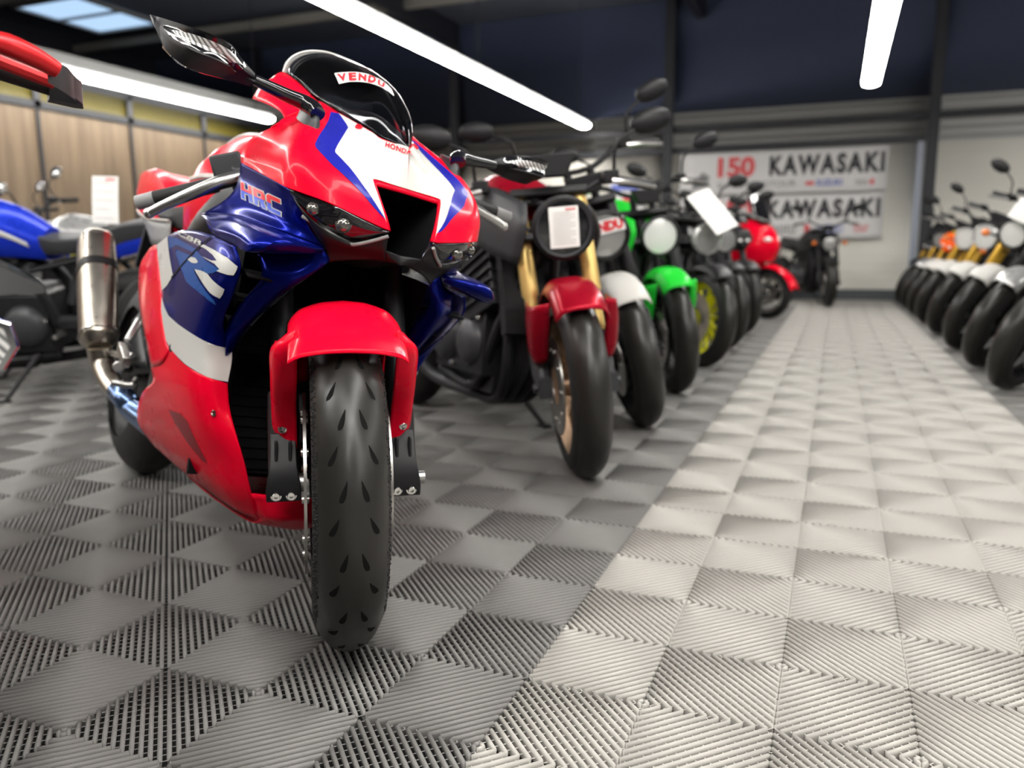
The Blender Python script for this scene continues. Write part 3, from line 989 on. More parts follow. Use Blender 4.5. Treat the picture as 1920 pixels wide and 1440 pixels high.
# red lip round the duct mouth
li = MB()
li.patch([[c0[4], c1[4]], [(0.0318, 0.0000, 0.8312), (0.0384, -0.0660, 0.8303)]], 1, 4)
li.patch([[c1[4], c1[5], c1[6], c1[7]], [(0.0391, -0.0655, 0.8313), (0.0540, -0.0580, 0.8045), (0.0677, -0.0500, 0.7780), (0.0747, -0.0410, 0.7540)]], 1, 3)
li.mirror()
li.build('duct_lip', 'red', cowl, solid=0.004, smooth=30)

# --- headlights, their grey trim and the black chin below
hl_top = [(-0.0167, -0.1960, 0.7919), (0.0142, -0.1680, 0.7874), (0.0517, -0.1350, 0.7731), (0.0678, -0.0890, 0.7603), (0.0750, -0.0440, 0.7524)]
hl_bot = [(-0.0161, -0.1830, 0.7752), (0.0167, -0.1580, 0.7508), (0.0270, -0.1240, 0.7366), (0.0390, -0.0880, 0.7281), (0.0743, -0.0450, 0.7484)]
hl_mid = [tuple((np.array(a) + np.array(b)) / 2 + np.array((0.004, -0.002, 0))) for a, b in zip(hl_top, hl_bot)]
hl = MB()
hl.patch([hl_top, hl_mid, hl_bot], 4, 4)
h1, h2 = panel('headlight', hl, 'smoke_lens', solid=0.004)
for o, sg in ((h1, 1), (h2, -1)):
    for (px, rr) in (((0.0501, -0.1170, 0.7477), 0.0125), ((0.0227, -0.1630, 0.7647), 0.010)):
        pj = MB()
        ctr = (px[0] - 0.002, px[1] * sg, px[2])
        pj.lathe([(0, rr * 0.75), (rr * 0.5, rr * 0.66), (rr * 0.86, rr * 0.38), (rr, 0.0), (rr * 1.12, 0.001), (rr * 1.12, -0.004)], c=ctr, axis=(0.86, -0.48 * sg, 0.05), n=24)
        pj.build('projector_lens', 'projector', o)
    tr = MB()
    tr.tube([(p[0] + 0.001, p[1] * sg, p[2] - 0.003) for p in [(-0.0013, -0.1720, 0.7535), (0.0186, -0.1300, 0.7364), (0.0320, -0.0940, 0.7240), (0.0427, -0.0870, 0.7236), (0.0600, -0.0640, 0.7351), (0.0769, -0.0460, 0.7463)]], 0.0032, n=8, smooth=3)
    tr.build('headlight_trim', 'midgrey', o)

ch = MB()
ch.patch([[(-0.0199, -0.1900, 0.7864), (0.0032, -0.1780, 0.7609), (0.0235, -0.1420, 0.7362), (0.0386, -0.0880, 0.7235), (0.0756, -0.0450, 0.7447)],
          [(-0.0067, -0.1600, 0.7475), (0.0124, -0.1430, 0.7252), (0.0296, -0.1120, 0.7182), (0.0436, -0.0730, 0.7174), (0.0669, -0.0400, 0.7320)],
          [(-0.0062, -0.1220, 0.7088), (-0.0014, -0.1120, 0.7025), (0.0159, -0.0830, 0.7060), (0.0350, -0.0550, 0.7111), (0.0602, -0.0360, 0.7189)],
          [(-0.0122, -0.1060, 0.6849), (-0.0005, -0.0920, 0.6908), (0.0137, -0.0700, 0.6974), (0.0254, -0.0400, 0.7028), (0.0400, -0.0200, 0.7033)]], 4, 4)
ch.patch([[(0.0602, -0.0360, 0.7189), (0.0580, -0.0200, 0.7196), (0.0496, 0.0000, 0.7191)], [(0.0519, -0.0300, 0.7108), (0.0544, -0.0160, 0.7090), (0.0534, 0.0000, 0.7076)], [(0.0400, -0.0200, 0.7033), (0.0457, -0.0100, 0.7026), (0.0554, 0.0000, 0.7019)]], 3, 3)
ch.mirror()
ch.build('nose_chin', 'black', hero, solid=0.003, smooth=40, out=(1, 0, -0.4))

# --- side cowl below the red panel, with the racing lettering
sc_ = MB()
sc_.patch([[(-0.2263, -0.2170, 0.8505), (-0.1438, -0.2080, 0.8281), (-0.0693, -0.2020, 0.8078), (-0.0220, -0.1910, 0.7917)],
           [(-0.2339, -0.2140, 0.8155), (-0.1315, -0.2020, 0.7939), (-0.0512, -0.1880, 0.7739), (-0.0116, -0.1750, 0.7623)],
           [(-0.2455, -0.2260, 0.7805), (-0.1572, -0.2060, 0.7651), (-0.0560, -0.1830, 0.7436), (-0.0134, -0.1480, 0.7339)],
           [(-0.3390, -0.2430, 0.7495), (-0.1798, -0.2220, 0.7463), (-0.0550, -0.1900, 0.7250), (-0.0038, -0.1230, 0.7086)]], 8, 8)
s1, s2 = panel('side_cowl', sc_, 'blue')
def hrc(o, sg, key):
    fl = lambda L: L if sg > 0 else mir(L)
    out = (0.4, -1.0 * sg, 0.2)
    # block letters in a slanted grid: each a list of outlines over the unit cell
    tl, tr_, br, bl = [Vector(p) for p in fl([(-0.2198, -0.2123, 0.814), (-0.0614, -0.1904, 0.7776), (-0.061, -0.185, 0.7498), (-0.1951, -0.2134, 0.781)])]
    def P(u, v):
        return (tl * (1 - u) + tr_ * u) * (1 - v) + (bl * (1 - u) + br * u) * v
    RC = [[(0, 0), (.095, 0), (.095, 1), (0, 1)], [(.215, 0), (.31, 0), (.31, 1), (.215, 1)], [(.095, .36), (.215, .36), (.215, .62), (.095, .62)],
          [(.35, 0), (.445, 0), (.445, 1), (.35, 1)], [(.445, 0), (.60, 0), (.645, .2), (.445, .2)], [(.55, .2), (.645, .2), (.645, .46), (.55, .46)], [(.445, .44), (.645, .44), (.60, .64), (.445, .64)], [(.50, .64), (.60, .64), (.665, 1), (.565, 1)],
          [(.69, .12), (.785, .12), (.785, .88), (.69, .88)], [(.69, .12), (.74, 0), (1, 0), (1, .24), (.785, .24)], [(.69, .88), (.785, .76), (1, .76), (1, 1), (.74, 1)]]
    for grow, z, m_hi, m_lo in ((0.022, 0.0007, 'white', 'white'), (0.0, 0.0015, 'letter_red', 'letter_blue')):
        for poly in RC:
            for hi_part in (True, False):
                pts = clip_poly(poly, 0.50, hi_part)
                if len(pts) < 3:
                    continue
                cx = sum(p[0] for p in pts) / len(pts); cy = sum(p[1] for p in pts) / len(pts)
                pp = [P(u + (grow if u > cx else -grow), v + (grow * 2.2 if v > cy else -grow * 2.2)) for u, v in pts]
                d = decal(pp, PM[key], out, z)
                d.build('racing_lettering', m_hi if hi_part else m_lo, o, smooth=0, merge=False, recalc=False)
def clip_poly(poly, cut, upper):
    out = []
    n = len(poly)
    for i in range(n):
        a, b = poly[i], poly[(i + 1) % n]
        ia, ib = (a[1] <= cut) == upper, (b[1] <= cut) == upper
        if ia:
            out.append(a)
        if ia != ib:
            t = (cut - a[1]) / (b[1] - a[1])
            out.append((a[0] + t * (b[0] - a[0]), cut))
    return out
hrc(s1, 1, 'side_cowl')
hrc(s2, -1, 'side_cowl_left')

# --- winglet duct: top skin, inner wall and three fins
wt = MB()
wt.patch([[(-0.3390, -0.2430, 0.7495), (-0.1798, -0.2220, 0.7463), (-0.0550, -0.1900, 0.7250), (-0.0038, -0.1230, 0.7086)],
          [(-0.2574, -0.2560, 0.7329), (-0.0913, -0.2430, 0.7228), (0.0230, -0.2120, 0.7047), (0.0042, -0.1260, 0.7051)],
          [(-0.2041, -0.2610, 0.7141), (-0.0694, -0.2560, 0.7007), (0.0245, -0.2320, 0.6852), (0.0057, -0.1270, 0.7011)],
          [(-0.1855, -0.2590, 0.7023), (-0.0918, -0.2500, 0.6858), (-0.0016, -0.2420, 0.6725), (0.0011, -0.1260, 0.6958)]], 5, 5)
w1, w2 = panel('winglet_duct', wt, 'blue', solid=0.004)
iw = MB()
iw.patch([[(-0.0072, -0.1240, 0.7056), (-0.0556, -0.1650, 0.6931), (-0.0873, -0.2100, 0.6852)],
          [(-0.0122, -0.1060, 0.6849), (-0.0260, -0.1500, 0.6493), (-0.0675, -0.2000, 0.6384)],
          [(-0.0593, -0.1350, 0.6418), (-0.0816, -0.1700, 0.6055), (-0.1404, -0.2050, 0.5868)],
          [(-0.1423, -0.1500, 0.5914), (-0.1438, -0.1800, 0.5612), (-0.1952, -0.2050, 0.5436)],
          [(-0.2014, -0.1650, 0.5413), (-0.1995, -0.1800, 0.5217), (-0.1963, -0.2000, 0.5139)],
          [(-0.2258, -0.1760, 0.4992), (-0.2241, -0.1800, 0.4884), (-0.2166, -0.1900, 0.4847)]], 4, 4)
panel('duct_inner_wall', iw, 'blue', solid=0.003)
for o, sg in ((w1, 1), (w2, -1)):
    for k, (a, b) in enumerate((((-0.0574, -0.2260, 0.6372), (-0.0570, -0.1500, 0.6361)), ((-0.1292, -0.2140, 0.5955), (-0.1221, -0.1550, 0.5946)), ((-0.1869, -0.2060, 0.5521), (-0.1812, -0.1650, 0.5490)))):
        f_ = MB()
        p0, p1 = Vector(a), Vector(b)
        bk = Vector((-0.075, 0, 0.006))
        f_.patch([[p0, p1], [p0 + Vector((-0.035, 0, 0.012)), p1 + Vector((-0.035, 0, 0.012))], [p0 + bk, p1 + bk]], 3, 2)
        if sg < 0:
            f_ = f_.mirrored()
        f_.build('winglet_fin', 'void', o, solid=0.004)

# --- side fairing (blue, with white graphics)
mf = MB()
mfr = [[(-0.6413, -0.2460, 0.6897), (-0.4769, -0.2540, 0.7126), (-0.3479, -0.2560, 0.7158), (-0.1951, -0.2570, 0.7020), (-0.0917, -0.2460, 0.6839)],
       [(-0.5747, -0.2490, 0.6408), (-0.4084, -0.2570, 0.6501), (-0.2700, -0.2590, 0.6528), (-0.1456, -0.2560, 0.6476), (-0.0763, -0.2360, 0.6469)],
       [(-0.5161, -0.2500, 0.5891), (-0.3708, -0.2570, 0.5985), (-0.2500, -0.2570, 0.6026), (-0.1578, -0.2500, 0.6022), (-0.1180, -0.2280, 0.6001)],
       [(-0.4950, -0.2490, 0.5474), (-0.3523, -0.2540, 0.5460), (-0.2523, -0.2510, 0.5475), (-0.1945, -0.2400, 0.5460), (-0.1877, -0.2140, 0.5417)],
       [(-0.4327, -0.2470, 0.4884), (-0.3232, -0.2480, 0.4956), (-0.2491, -0.2410, 0.4950), (-0.2147, -0.2240, 0.4935), (-0.2223, -0.1780, 0.4982)],
       [(-0.3900, -0.2460, 0.4736), (-0.3007, -0.2430, 0.4561), (-0.2443, -0.2320, 0.4462), (-0.2140, -0.2140, 0.4398), (-0.2138, -0.1800, 0.4345)]]
mf.patch(mfr, 8, 8)
m1, m2 = panel('side_fairing', mf, 'blue')
LEFT['side_fairing'] = m2
def fair_decal(name, poly, m, off=0.0009, out=(0.35, -1.0, 0.1)):
    decal(poly, PM['side_fairing'], out, off).build(name, m, m1, smooth=60, merge=False, recalc=False)
    decal(mir(poly), PM['side_fairing_left'], (out[0], -out[1], out[2]), off).build(name, m, m2, smooth=60, merge=False, recalc=False)
fair_decal('white_band', [(-0.5065, -0.25, 0.5766), (-0.4668, -0.2508, 0.5567), (-0.4198, -0.2515, 0.5401), (-0.3376, -0.2521, 0.528), (-0.2719, -0.2482, 0.5188), (-0.2202, -0.2366, 0.5094), (-0.2121, -0.2133, 0.5024), (-0.2216, -0.1804, 0.499), (-0.2197, -0.1775, 0.4632), (-0.2141, -0.1802, 0.4365), (-0.2119, -0.2003, 0.4376), (-0.2164, -0.2174, 0.4411), (-0.2377, -0.2299, 0.4462), (-0.2816, -0.2408, 0.4543), (-0.3365, -0.245, 0.4649), (-0.3864, -0.2459, 0.4739), (-0.4284, -0.2471, 0.4888), (-0.4697, -0.2483, 0.5227), (-0.4959, -0.2491, 0.5497)], 'white', out=(0.75, -0.75, 0.1))
fair_decal('white_flash', [(-0.6298, -0.2466, 0.6907), (-0.5284, -0.2518, 0.7065), (-0.4791, -0.2541, 0.666), (-0.4158, -0.2563, 0.6225), (-0.4617, -0.2533, 0.6018), (-0.5105, -0.2503, 0.5892), (-0.5689, -0.2493, 0.6408)], 'white')
# the pale-blue and white letter R
fair_decal('blue_graphic', [(-0.5196, -0.2522, 0.7077), (-0.445, -0.2552, 0.7016), (-0.3636, -0.2571, 0.6901), (-0.2828, -0.2582, 0.6776), (-0.1933, -0.2587, 0.6534), (-0.1472, -0.256, 0.6447), (-0.1286, -0.2525, 0.64), (-0.1544, -0.2558, 0.6331), (-0.1855, -0.2575, 0.6302), (-0.2241, -0.2586, 0.6352), (-0.2659, -0.259, 0.6385), (-0.2556, -0.2587, 0.6306), (-0.2184, -0.2569, 0.6137), (-0.1794, -0.2521, 0.5961), (-0.1603, -0.2448, 0.5856), (-0.1605, -0.2397, 0.5777), (-0.1706, -0.2468, 0.5818), (-0.1941, -0.2526, 0.5895), (-0.2337, -0.2561, 0.5983), (-0.285, -0.2581, 0.6085), (-0.3047, -0.2584, 0.613), (-0.3458, -0.2585, 0.6332), (-0.3737, -0.258, 0.6447), (-0.4331, -0.2561, 0.6723), (-0.489, -0.2537, 0.6798)], 'decal_blue', 0.0009)
fair_decal('dark_graphic', [(-0.4783, -0.2542, 0.6796), (-0.4295, -0.2559, 0.6867), (-0.3635, -0.2576, 0.6793), (-0.277, -0.2586, 0.6693), (-0.2871, -0.2588, 0.6631), (-0.3349, -0.2584, 0.6673), (-0.3788, -0.2576, 0.6718), (-0.4129, -0.2566, 0.6765), (-0.422, -0.2564, 0.67), (-0.37, -0.2581, 0.6458), (-0.4381, -0.2559, 0.6656)], 'blue', 0.0014)
fair_decal('white_graphic', [(-0.2502, -0.2583, 0.6825), (-0.2243, -0.2582, 0.6843), (-0.1585, -0.2561, 0.6735), (-0.1099, -0.2478, 0.662), (-0.0801, -0.2379, 0.6493), (-0.0859, -0.2376, 0.6418), (-0.0946, -0.2381, 0.634), (-0.1079, -0.244, 0.6335), (-0.1268, -0.2515, 0.6355), (-0.1395, -0.2544, 0.6375), (-0.1287, -0.2527, 0.6409), (-0.1486, -0.2563, 0.6495), (-0.1888, -0.2586, 0.6564), (-0.2309, -0.2589, 0.6632), (-0.1655, -0.2577, 0.6548), (-0.1423, -0.2554, 0.6554), (-0.166, -0.2573, 0.6656), (-0.2057, -0.2584, 0.6752)], 'white', 0.0016)
fair_decal('white_graphic', [(-0.2587, -0.2589, 0.6376), (-0.2113, -0.2584, 0.6355), (-0.18, -0.2573, 0.6313), (-0.1546, -0.2539, 0.6209), (-0.1382, -0.2483, 0.6138), (-0.1267, -0.2397, 0.6082), (-0.1364, -0.2389, 0.5983), (-0.1455, -0.2397, 0.591), (-0.1568, -0.2471, 0.594), (-0.1724, -0.2518, 0.5994), (-0.1975, -0.2559, 0.6115), (-0.2271, -0.258, 0.6243)], 'white', 0.0016)
fair_decal('white_graphic', [(-0.3155, -0.2589, 0.6557), (-0.2929, -0.2588, 0.661), (-0.2632, -0.2589, 0.659), (-0.2418, -0.259, 0.652), (-0.254, -0.259, 0.6489), (-0.2823, -0.2591, 0.6496)], 'white', 0.0017)
fair_decal('panel_seam', [(-0.4288, -0.2556, 0.6191), (-0.3429, -0.2586, 0.6492), (-0.2798, -0.2584, 0.6735), (-0.2249, -0.258, 0.6903), (-0.1913, -0.2569, 0.7), (-0.1876, -0.2567, 0.698), (-0.2204, -0.258, 0.6883), (-0.2748, -0.2585, 0.6714), (-0.3376, -0.2587, 0.6471), (-0.422, -0.2558, 0.6159)], 'groove', 0.0019)
def ftext(s, pts, m, **k):
    for o, key, sg in ((m1, 'side_fairing', 1), (m2, 'side_fairing_left', -1)):
        quad = pts if sg > 0 else [mir(pts)[1], mir(pts)[0], mir(pts)[3], mir(pts)[2]]
        text_on(s, quad, BV[key], (0.2, -1.0 * sg, 0.1), 0.0018, **k).build('model_lettering', m, o, smooth=0, merge=False, recalc=False)
ftext('CBR', [(-0.4316, -0.2554, 0.708), (-0.2323, -0.2584, 0.6813), (-0.2424, -0.258, 0.6916), (-0.4272, -0.2552, 0.716)], 'white', bold=0.03, shear=0.2)
ftext('FIREBLADE', [(-0.4011, -0.2561, 0.7017), (-0.2343, -0.2584, 0.6793), (-0.2363, -0.2583, 0.6824), (-0.3993, -0.256, 0.705)], 'white', bold=0.02, spacing=1.3)
for sg, o in ((1, m1), (-1, m2)):
    p_ = (-0.3860, -0.2455, 0.4773)
    s_ = MB()
    s_.lathe([(0, -0.001), (0.0035, -0.0005), (0.0045, 0.002), (0.0085, 0.002), (0.0095, 0.0)], c=(p_[0], p_[1] * sg, p_[2]), axis=(0.2, -sg, 0), n=18)
    s_.build('fairing_fastener', 'black', o)

# --- red rear strip and lower fairing
rs = MB()
rs.patch([[(-0.7476, -0.2360, 0.6851), (-0.6706, -0.2450, 0.6902), (-0.6323, -0.2460, 0.6909)],
          [(-0.8357, -0.2320, 0.6411), (-0.6652, -0.2460, 0.6403), (-0.5747, -0.2490, 0.6408)],
          [(-0.7814, -0.2350, 0.5625), (-0.6089, -0.2480, 0.5727), (-0.5161, -0.2500, 0.5891)],
          [(-0.6854, -0.2380, 0.5033), (-0.5581, -0.2480, 0.5226), (-0.4950, -0.2490, 0.5474)],
          [(-0.6156, -0.2400, 0.4651), (-0.5041, -0.2470, 0.4741), (-0.4327, -0.2470, 0.4884)],
          [(-0.5462, -0.2400, 0.4178), (-0.4426, -0.2460, 0.4403), (-0.3900, -0.2460, 0.4736)]], 4, 4)
panel('rear_side_panel', rs, 'red')
lf = MB()
lf.patch([[(-0.5462, -0.2400, 0.4178), (-0.3816, -0.2460, 0.4733), (-0.2638, -0.2370, 0.4495), (-0.2143, -0.2160, 0.4405), (-0.2133, -0.1800, 0.4336)],
          [(-0.5312, -0.2360, 0.3893), (-0.3569, -0.2400, 0.4112), (-0.2573, -0.2300, 0.4044), (-0.2088, -0.2080, 0.3972), (-0.2018, -0.1740, 0.3913)],
          [(-0.6670, -0.2200, 0.3496), (-0.4354, -0.2260, 0.3572), (-0.2924, -0.2160, 0.3488), (-0.2077, -0.1950, 0.3430), (-0.1767, -0.1640, 0.3468)],
          [(-0.7763, -0.2000, 0.2926), (-0.4981, -0.2040, 0.2979), (-0.3253, -0.1940, 0.2904), (-0.2218, -0.1720, 0.2877), (-0.1655, -0.1440, 0.2936)],
          [(-0.8142, -0.1800, 0.2448), (-0.5421, -0.1780, 0.2411), (-0.3559, -0.1660, 0.2323), (-0.2403, -0.1460, 0.2242), (-0.1695, -0.1180, 0.2303)],
          [(-0.7652, -0.1500, 0.2043), (-0.5324, -0.1460, 0.1958), (-0.3739, -0.1320, 0.1873), (-0.2569, -0.1120, 0.1774), (-0.1895, -0.0850, 0.1748)]], 7, 7)
l1, l2 = panel('lower_fairing', lf, 'red')
LEFT['lower_fairing'] = l2
for (x, y) in ((295,708), (337,741), (401,775)):
    d0 = [(-0.2036, -0.2002, 0.3751)][0]
    for sg, o in ((1, l1), (-1, l2)):
        s_ = MB()
        s_.lathe([(0, 0.001), (0.003, 0.001), (0.0042, 0.003), (0.006, 0.0025), (0.0068, 0.0)], c=(d0[0], d0[1] * sg, d0[2]), axis=(0.3, -sg, 0), n=16)
        s_.build('fairing_bolt', 'steel', o)
# flat dark red patch painting the shade in the vent recess of the lower fairing
for sg, o in ((1, l1), (-1, l2)):
    v_ = decal([(p[0], p[1] * sg, p[2]) for p in [(-0.4283, -0.2217, 0.345), (-0.344, -0.2209, 0.3507), (-0.3085, -0.2145, 0.3408), (-0.2886, -0.1929, 0.2976), (-0.273, -0.1736, 0.2641), (-0.2981, -0.1793, 0.2672), (-0.3479, -0.1964, 0.2914), (-0.3949, -0.2116, 0.3209)]], PM['lower_fairing' if sg > 0 else 'lower_fairing_left'], (0.1, -sg, 0), 0.0006)
    v_.build('vent_shade', 'darkred', o, smooth=0, merge=False, recalc=False)
bp_ = MB()
bp_.patch([[(-0.1695, -0.1180, 0.2303), (-0.1322, -0.0850, 0.2351), (-0.0887, -0.0500, 0.2415), (-0.075, 0, 0.245)],
           [(-0.1869, -0.1000, 0.1957), (-0.1307, -0.0750, 0.2033), (-0.1053, -0.0400, 0.2104), (-0.09, 0, 0.205)],
           [(-0.1895, -0.0850, 0.1748), (-0.1416, -0.0620, 0.1826), (-0.1281, -0.0300, 0.1875), (-0.13, 0, 0.175)],
           [(-0.26, -0.085, 0.155), (-0.26, -0.06, 0.148), (-0.26, -0.03, 0.142), (-0.26, 0, 0.14)],
           [(-0.50, -0.11, 0.165), (-0.50, -0.07, 0.150), (-0.50, -0.03, 0.145), (-0.50, 0, 0.145)],
           [(-0.76, -0.13, 0.20), (-0.76, -0.08, 0.18), (-0.76, -0.04, 0.175), (-0.76, 0, 0.175)]], 4, 3)
bp_.mirror()
bp_.build('belly_pan', 'red', hero, solid=0.003, out=(0.3, 0, -1))

# --- dark innards seen between the fairing edges
il = MB()
il.patch([[(-0.0168, -0.1040, 0.6853), (-0.10, -0.10, 0.70), (-0.30, -0.09, 0.72)],
          [(-0.1201, -0.1450, 0.6034), (-0.22, -0.13, 0.62), (-0.36, -0.11, 0.62)],
          [(-0.2287, -0.1720, 0.4995), (-0.26, -0.155, 0.50), (-0.38, -0.13, 0.50)],
          [(-0.2144, -0.1680, 0.3920), (-0.27, -0.15, 0.39), (-0.36, -0.12, 0.40)],
          [(-0.1708, -0.1400, 0.2927), (-0.25, -0.125, 0.28), (-0.33, -0.11, 0.30)],
          [(-0.1745, -0.1140, 0.2292), (-0.24, -0.10, 0.22), (-0.30, -0.09, 0.24)]], 3, 3)
il.mirror()
il.patch([[(0.0403, -0.0200, 0.7024), (0.0557, 0.0000, 0.7009), mir([(0.0403, -0.0200, 0.7024)])[0]], [(-0.15, -0.08, 0.72), (-0.15, 0, 0.73), (-0.15, 0.08, 0.72)], [(-0.33, -0.1, 0.72), (-0.33, 0, 0.72), (-0.33, 0.1, 0.72)], [(-0.36, -0.12, 0.6), (-0.36, 0, 0.6), (-0.36, 0.12, 0.6)]], 3, 3)
il.box((-0.405, 0, 0.50), (0.012, 0.36, 0.56), roty(rad(-6)))
for sg in (-1, 1):
    il.box((-0.36, sg * 0.125, 0.66), (0.10, 0.06, 0.16))
il.build('inner_fairing', 'void', hero, smooth=40)
ra = MB()
R_ = roty(rad(-14))
ra.box((-0.34, 0, 0.44), (0.03, 0.30, 0.40), R_)
for k in range(18):
    ra.box((Vector((-0.34, 0, 0.44)) + R_ @ Vector((0.017, 0, -0.19 + k * 0.0215))), (0.006, 0.29, 0.004), R_)
ra.build('radiator', 'void', hero)
en = MB()
en.box((-0.62, 0, 0.42), (0.46, 0.30, 0.34))
en.box((-0.50, 0, 0.62), (0.26, 0.34, 0.18), roty(rad(-25)))
en.cyl((-0.55, -0.19, 0.38), (-0.55, 0.19, 0.38), 0.10, n=24)
en.cyl((-0.72, -0.18, 0.36), (-0.72, 0.18, 0.36), 0.09, n=24)
en.build('engine', 'engine', hero, bevel=0.01)
fm = MB()
for sg in (-1, 1):
    fm.tube([(-0.30, sg * 0.06, 0.86), (-0.50, sg * 0.15, 0.78), (-0.80, sg * 0.14, 0.62), (-0.95, sg * 0.12, 0.42)], [0.03, 0.036, 0.036, 0.03], n=10, smooth=4, flat=1.4)
    fm.tube([(-0.85, sg * 0.1, 0.66), (-1.25, sg * 0.08, 0.80), (-1.6, sg * 0.05, 0.90)], 0.016, n=8, smooth=4)
fm.cyl((-0.235, 0, 0.74), (-0.315, 0, 0.92), 0.035, n=16)
fm.build('frame', 'black', hero)

# --- windscreen
ws_edge = [(0.0133, 0.0000, 0.9169), (-0.0135, -0.0140, 0.9234), (-0.0415, -0.0280, 0.9312), (-0.0646, -0.0460, 0.9442), (-0.1046, -0.0620, 0.9603), (-0.1445, -0.0760, 0.9785), (-0.2032, -0.0980, 1.0025), (-0.2618, -0.1150, 1.0388), (-0.3271, -0.1300, 1.0697)]
ws_mid = [(0.0, 0.922), (-0.028, 0.962), (-0.06, 0.996), (-0.10, 1.030), (-0.14, 1.058), (-0.18, 1.081), (-0.235, 1.107), (-0.29, 1.130), (-0.345, 1.149)]
rows = []
for e, (mx, mz) in zip(ws_edge, ws_mid):
    row = []
    for t in np.linspace(0, 1, 7):
        s_ = math.sin(t * PI / 2)
        row.append((e[0] + (mx - e[0]) * (1 - math.cos(t * PI / 2)), e[1] * math.cos(t * PI / 2), e[2] + (mz - e[2]) * s_))
    rows.append(row)
ws = MB()
ws.patch(rows, 3, 3)
ws.mirror()
BV['windscreen_all'] = ws.bvh()
PM['windscreen_all'] = MB().add(ws.v, ws.f)
wso = ws.build('windscreen', 'screen', hero, solid=0.003, smooth=60, out=(1, 0, 1))
rim_pts = [rows[8][0]] + [rows[8][i] for i in range(1, 7)]
rim_all = rim_pts + [(p[0], -p[1], p[2]) for p in rim_pts[-2::-1]]
rr = MB()
rr.tube(rim_all, 0.0022, n=8, smooth=4)
rr.build('windscreen_edge_glint', 'paper', wso)  # white tube put in for the bright reflection along the rim
stk = [(-0.2007, -0.0737, 1.0637), (-0.1861, -0.0575, 1.0689), (-0.1737, -0.039, 1.0732), (-0.1646, -0.0204, 1.074), (-0.1674, 0.0047, 1.0748), (-0.144, 0.0112, 1.0625), (-0.1228, 0.0139, 1.0494), (-0.0954, 0.0083, 1.0297), (-0.1136, 0.0022, 1.0408), (-0.1125, -0.0162, 1.0426), (-0.123, -0.0309, 1.0455), (-0.1383, -0.046, 1.0459), (-0.1551, -0.0601, 1.0439), (-0.1701, -0.0733, 1.0377)]
decal(stk, PM['windscreen_all'], (0.7, -0.2, 0.7), 0.0008).build('sold_sticker', 'tape', wso, smooth=0, merge=False, recalc=False)
segs = [
    ('V', [(-0.1718, -0.072, 1.0416), (-0.1602, -0.0614, 1.0463), (-0.182, -0.0579, 1.0659), (-0.1944, -0.0717, 1.0612)]),
    ('E', [(-0.1568, -0.0596, 1.0459), (-0.1455, -0.0496, 1.0479), (-0.171, -0.0421, 1.0701), (-0.1797, -0.0546, 1.0672)]),
    ('N', [(-0.1426, -0.0476, 1.0476), (-0.1311, -0.0363, 1.048), (-0.1594, -0.0259, 1.0701), (-0.1682, -0.0389, 1.0702)]),
    ('D', [(-0.1287, -0.0351, 1.047), (-0.1184, -0.024, 1.045), (-0.1636, -0.0029, 1.0726), (-0.1582, -0.0218, 1.0702)]),
    ('U', [(-0.1167, -0.0213, 1.0446), (-0.1152, -0.0068, 1.0432), (-0.1429, 0.0084, 1.0614), (-0.1627, 0.0015, 1.0719)]),
]
for chx, q in segs:
    text_on(chx, q, BV['windscreen_all'], (0.7, -0.2, 0.7), 0.0016, bold=0.06).build('sold_lettering', 'redink', wso, smooth=0, merge=False, recalc=False)
# instrument cowl under the screen
ic = MB()
ic.patch([[(-0.03, -0.015, 0.925), (-0.02, 0, 0.925), (-0.03, 0.015, 0.925)], [(-0.10, -0.05, 0.955), (-0.09, 0, 0.962), (-0.10, 0.05, 0.955)], [(-0.17, -0.085, 0.985), (-0.16, 0, 1.005), (-0.17, 0.085, 0.985)], [(-0.22, -0.09, 0.985), (-0.22, 0, 1.0), (-0.22, 0.09, 0.985)]], 4, 4)
ic.build('dash_cover', 'black', hero, solid=0.004)
dp = MB()
dp.box((-0.24, 0, 0.965), (0.03, 0.17, 0.10), roty(rad(-30)))
dp.build('instrument_panel', 'gloss_black', hero, bevel=0.004)

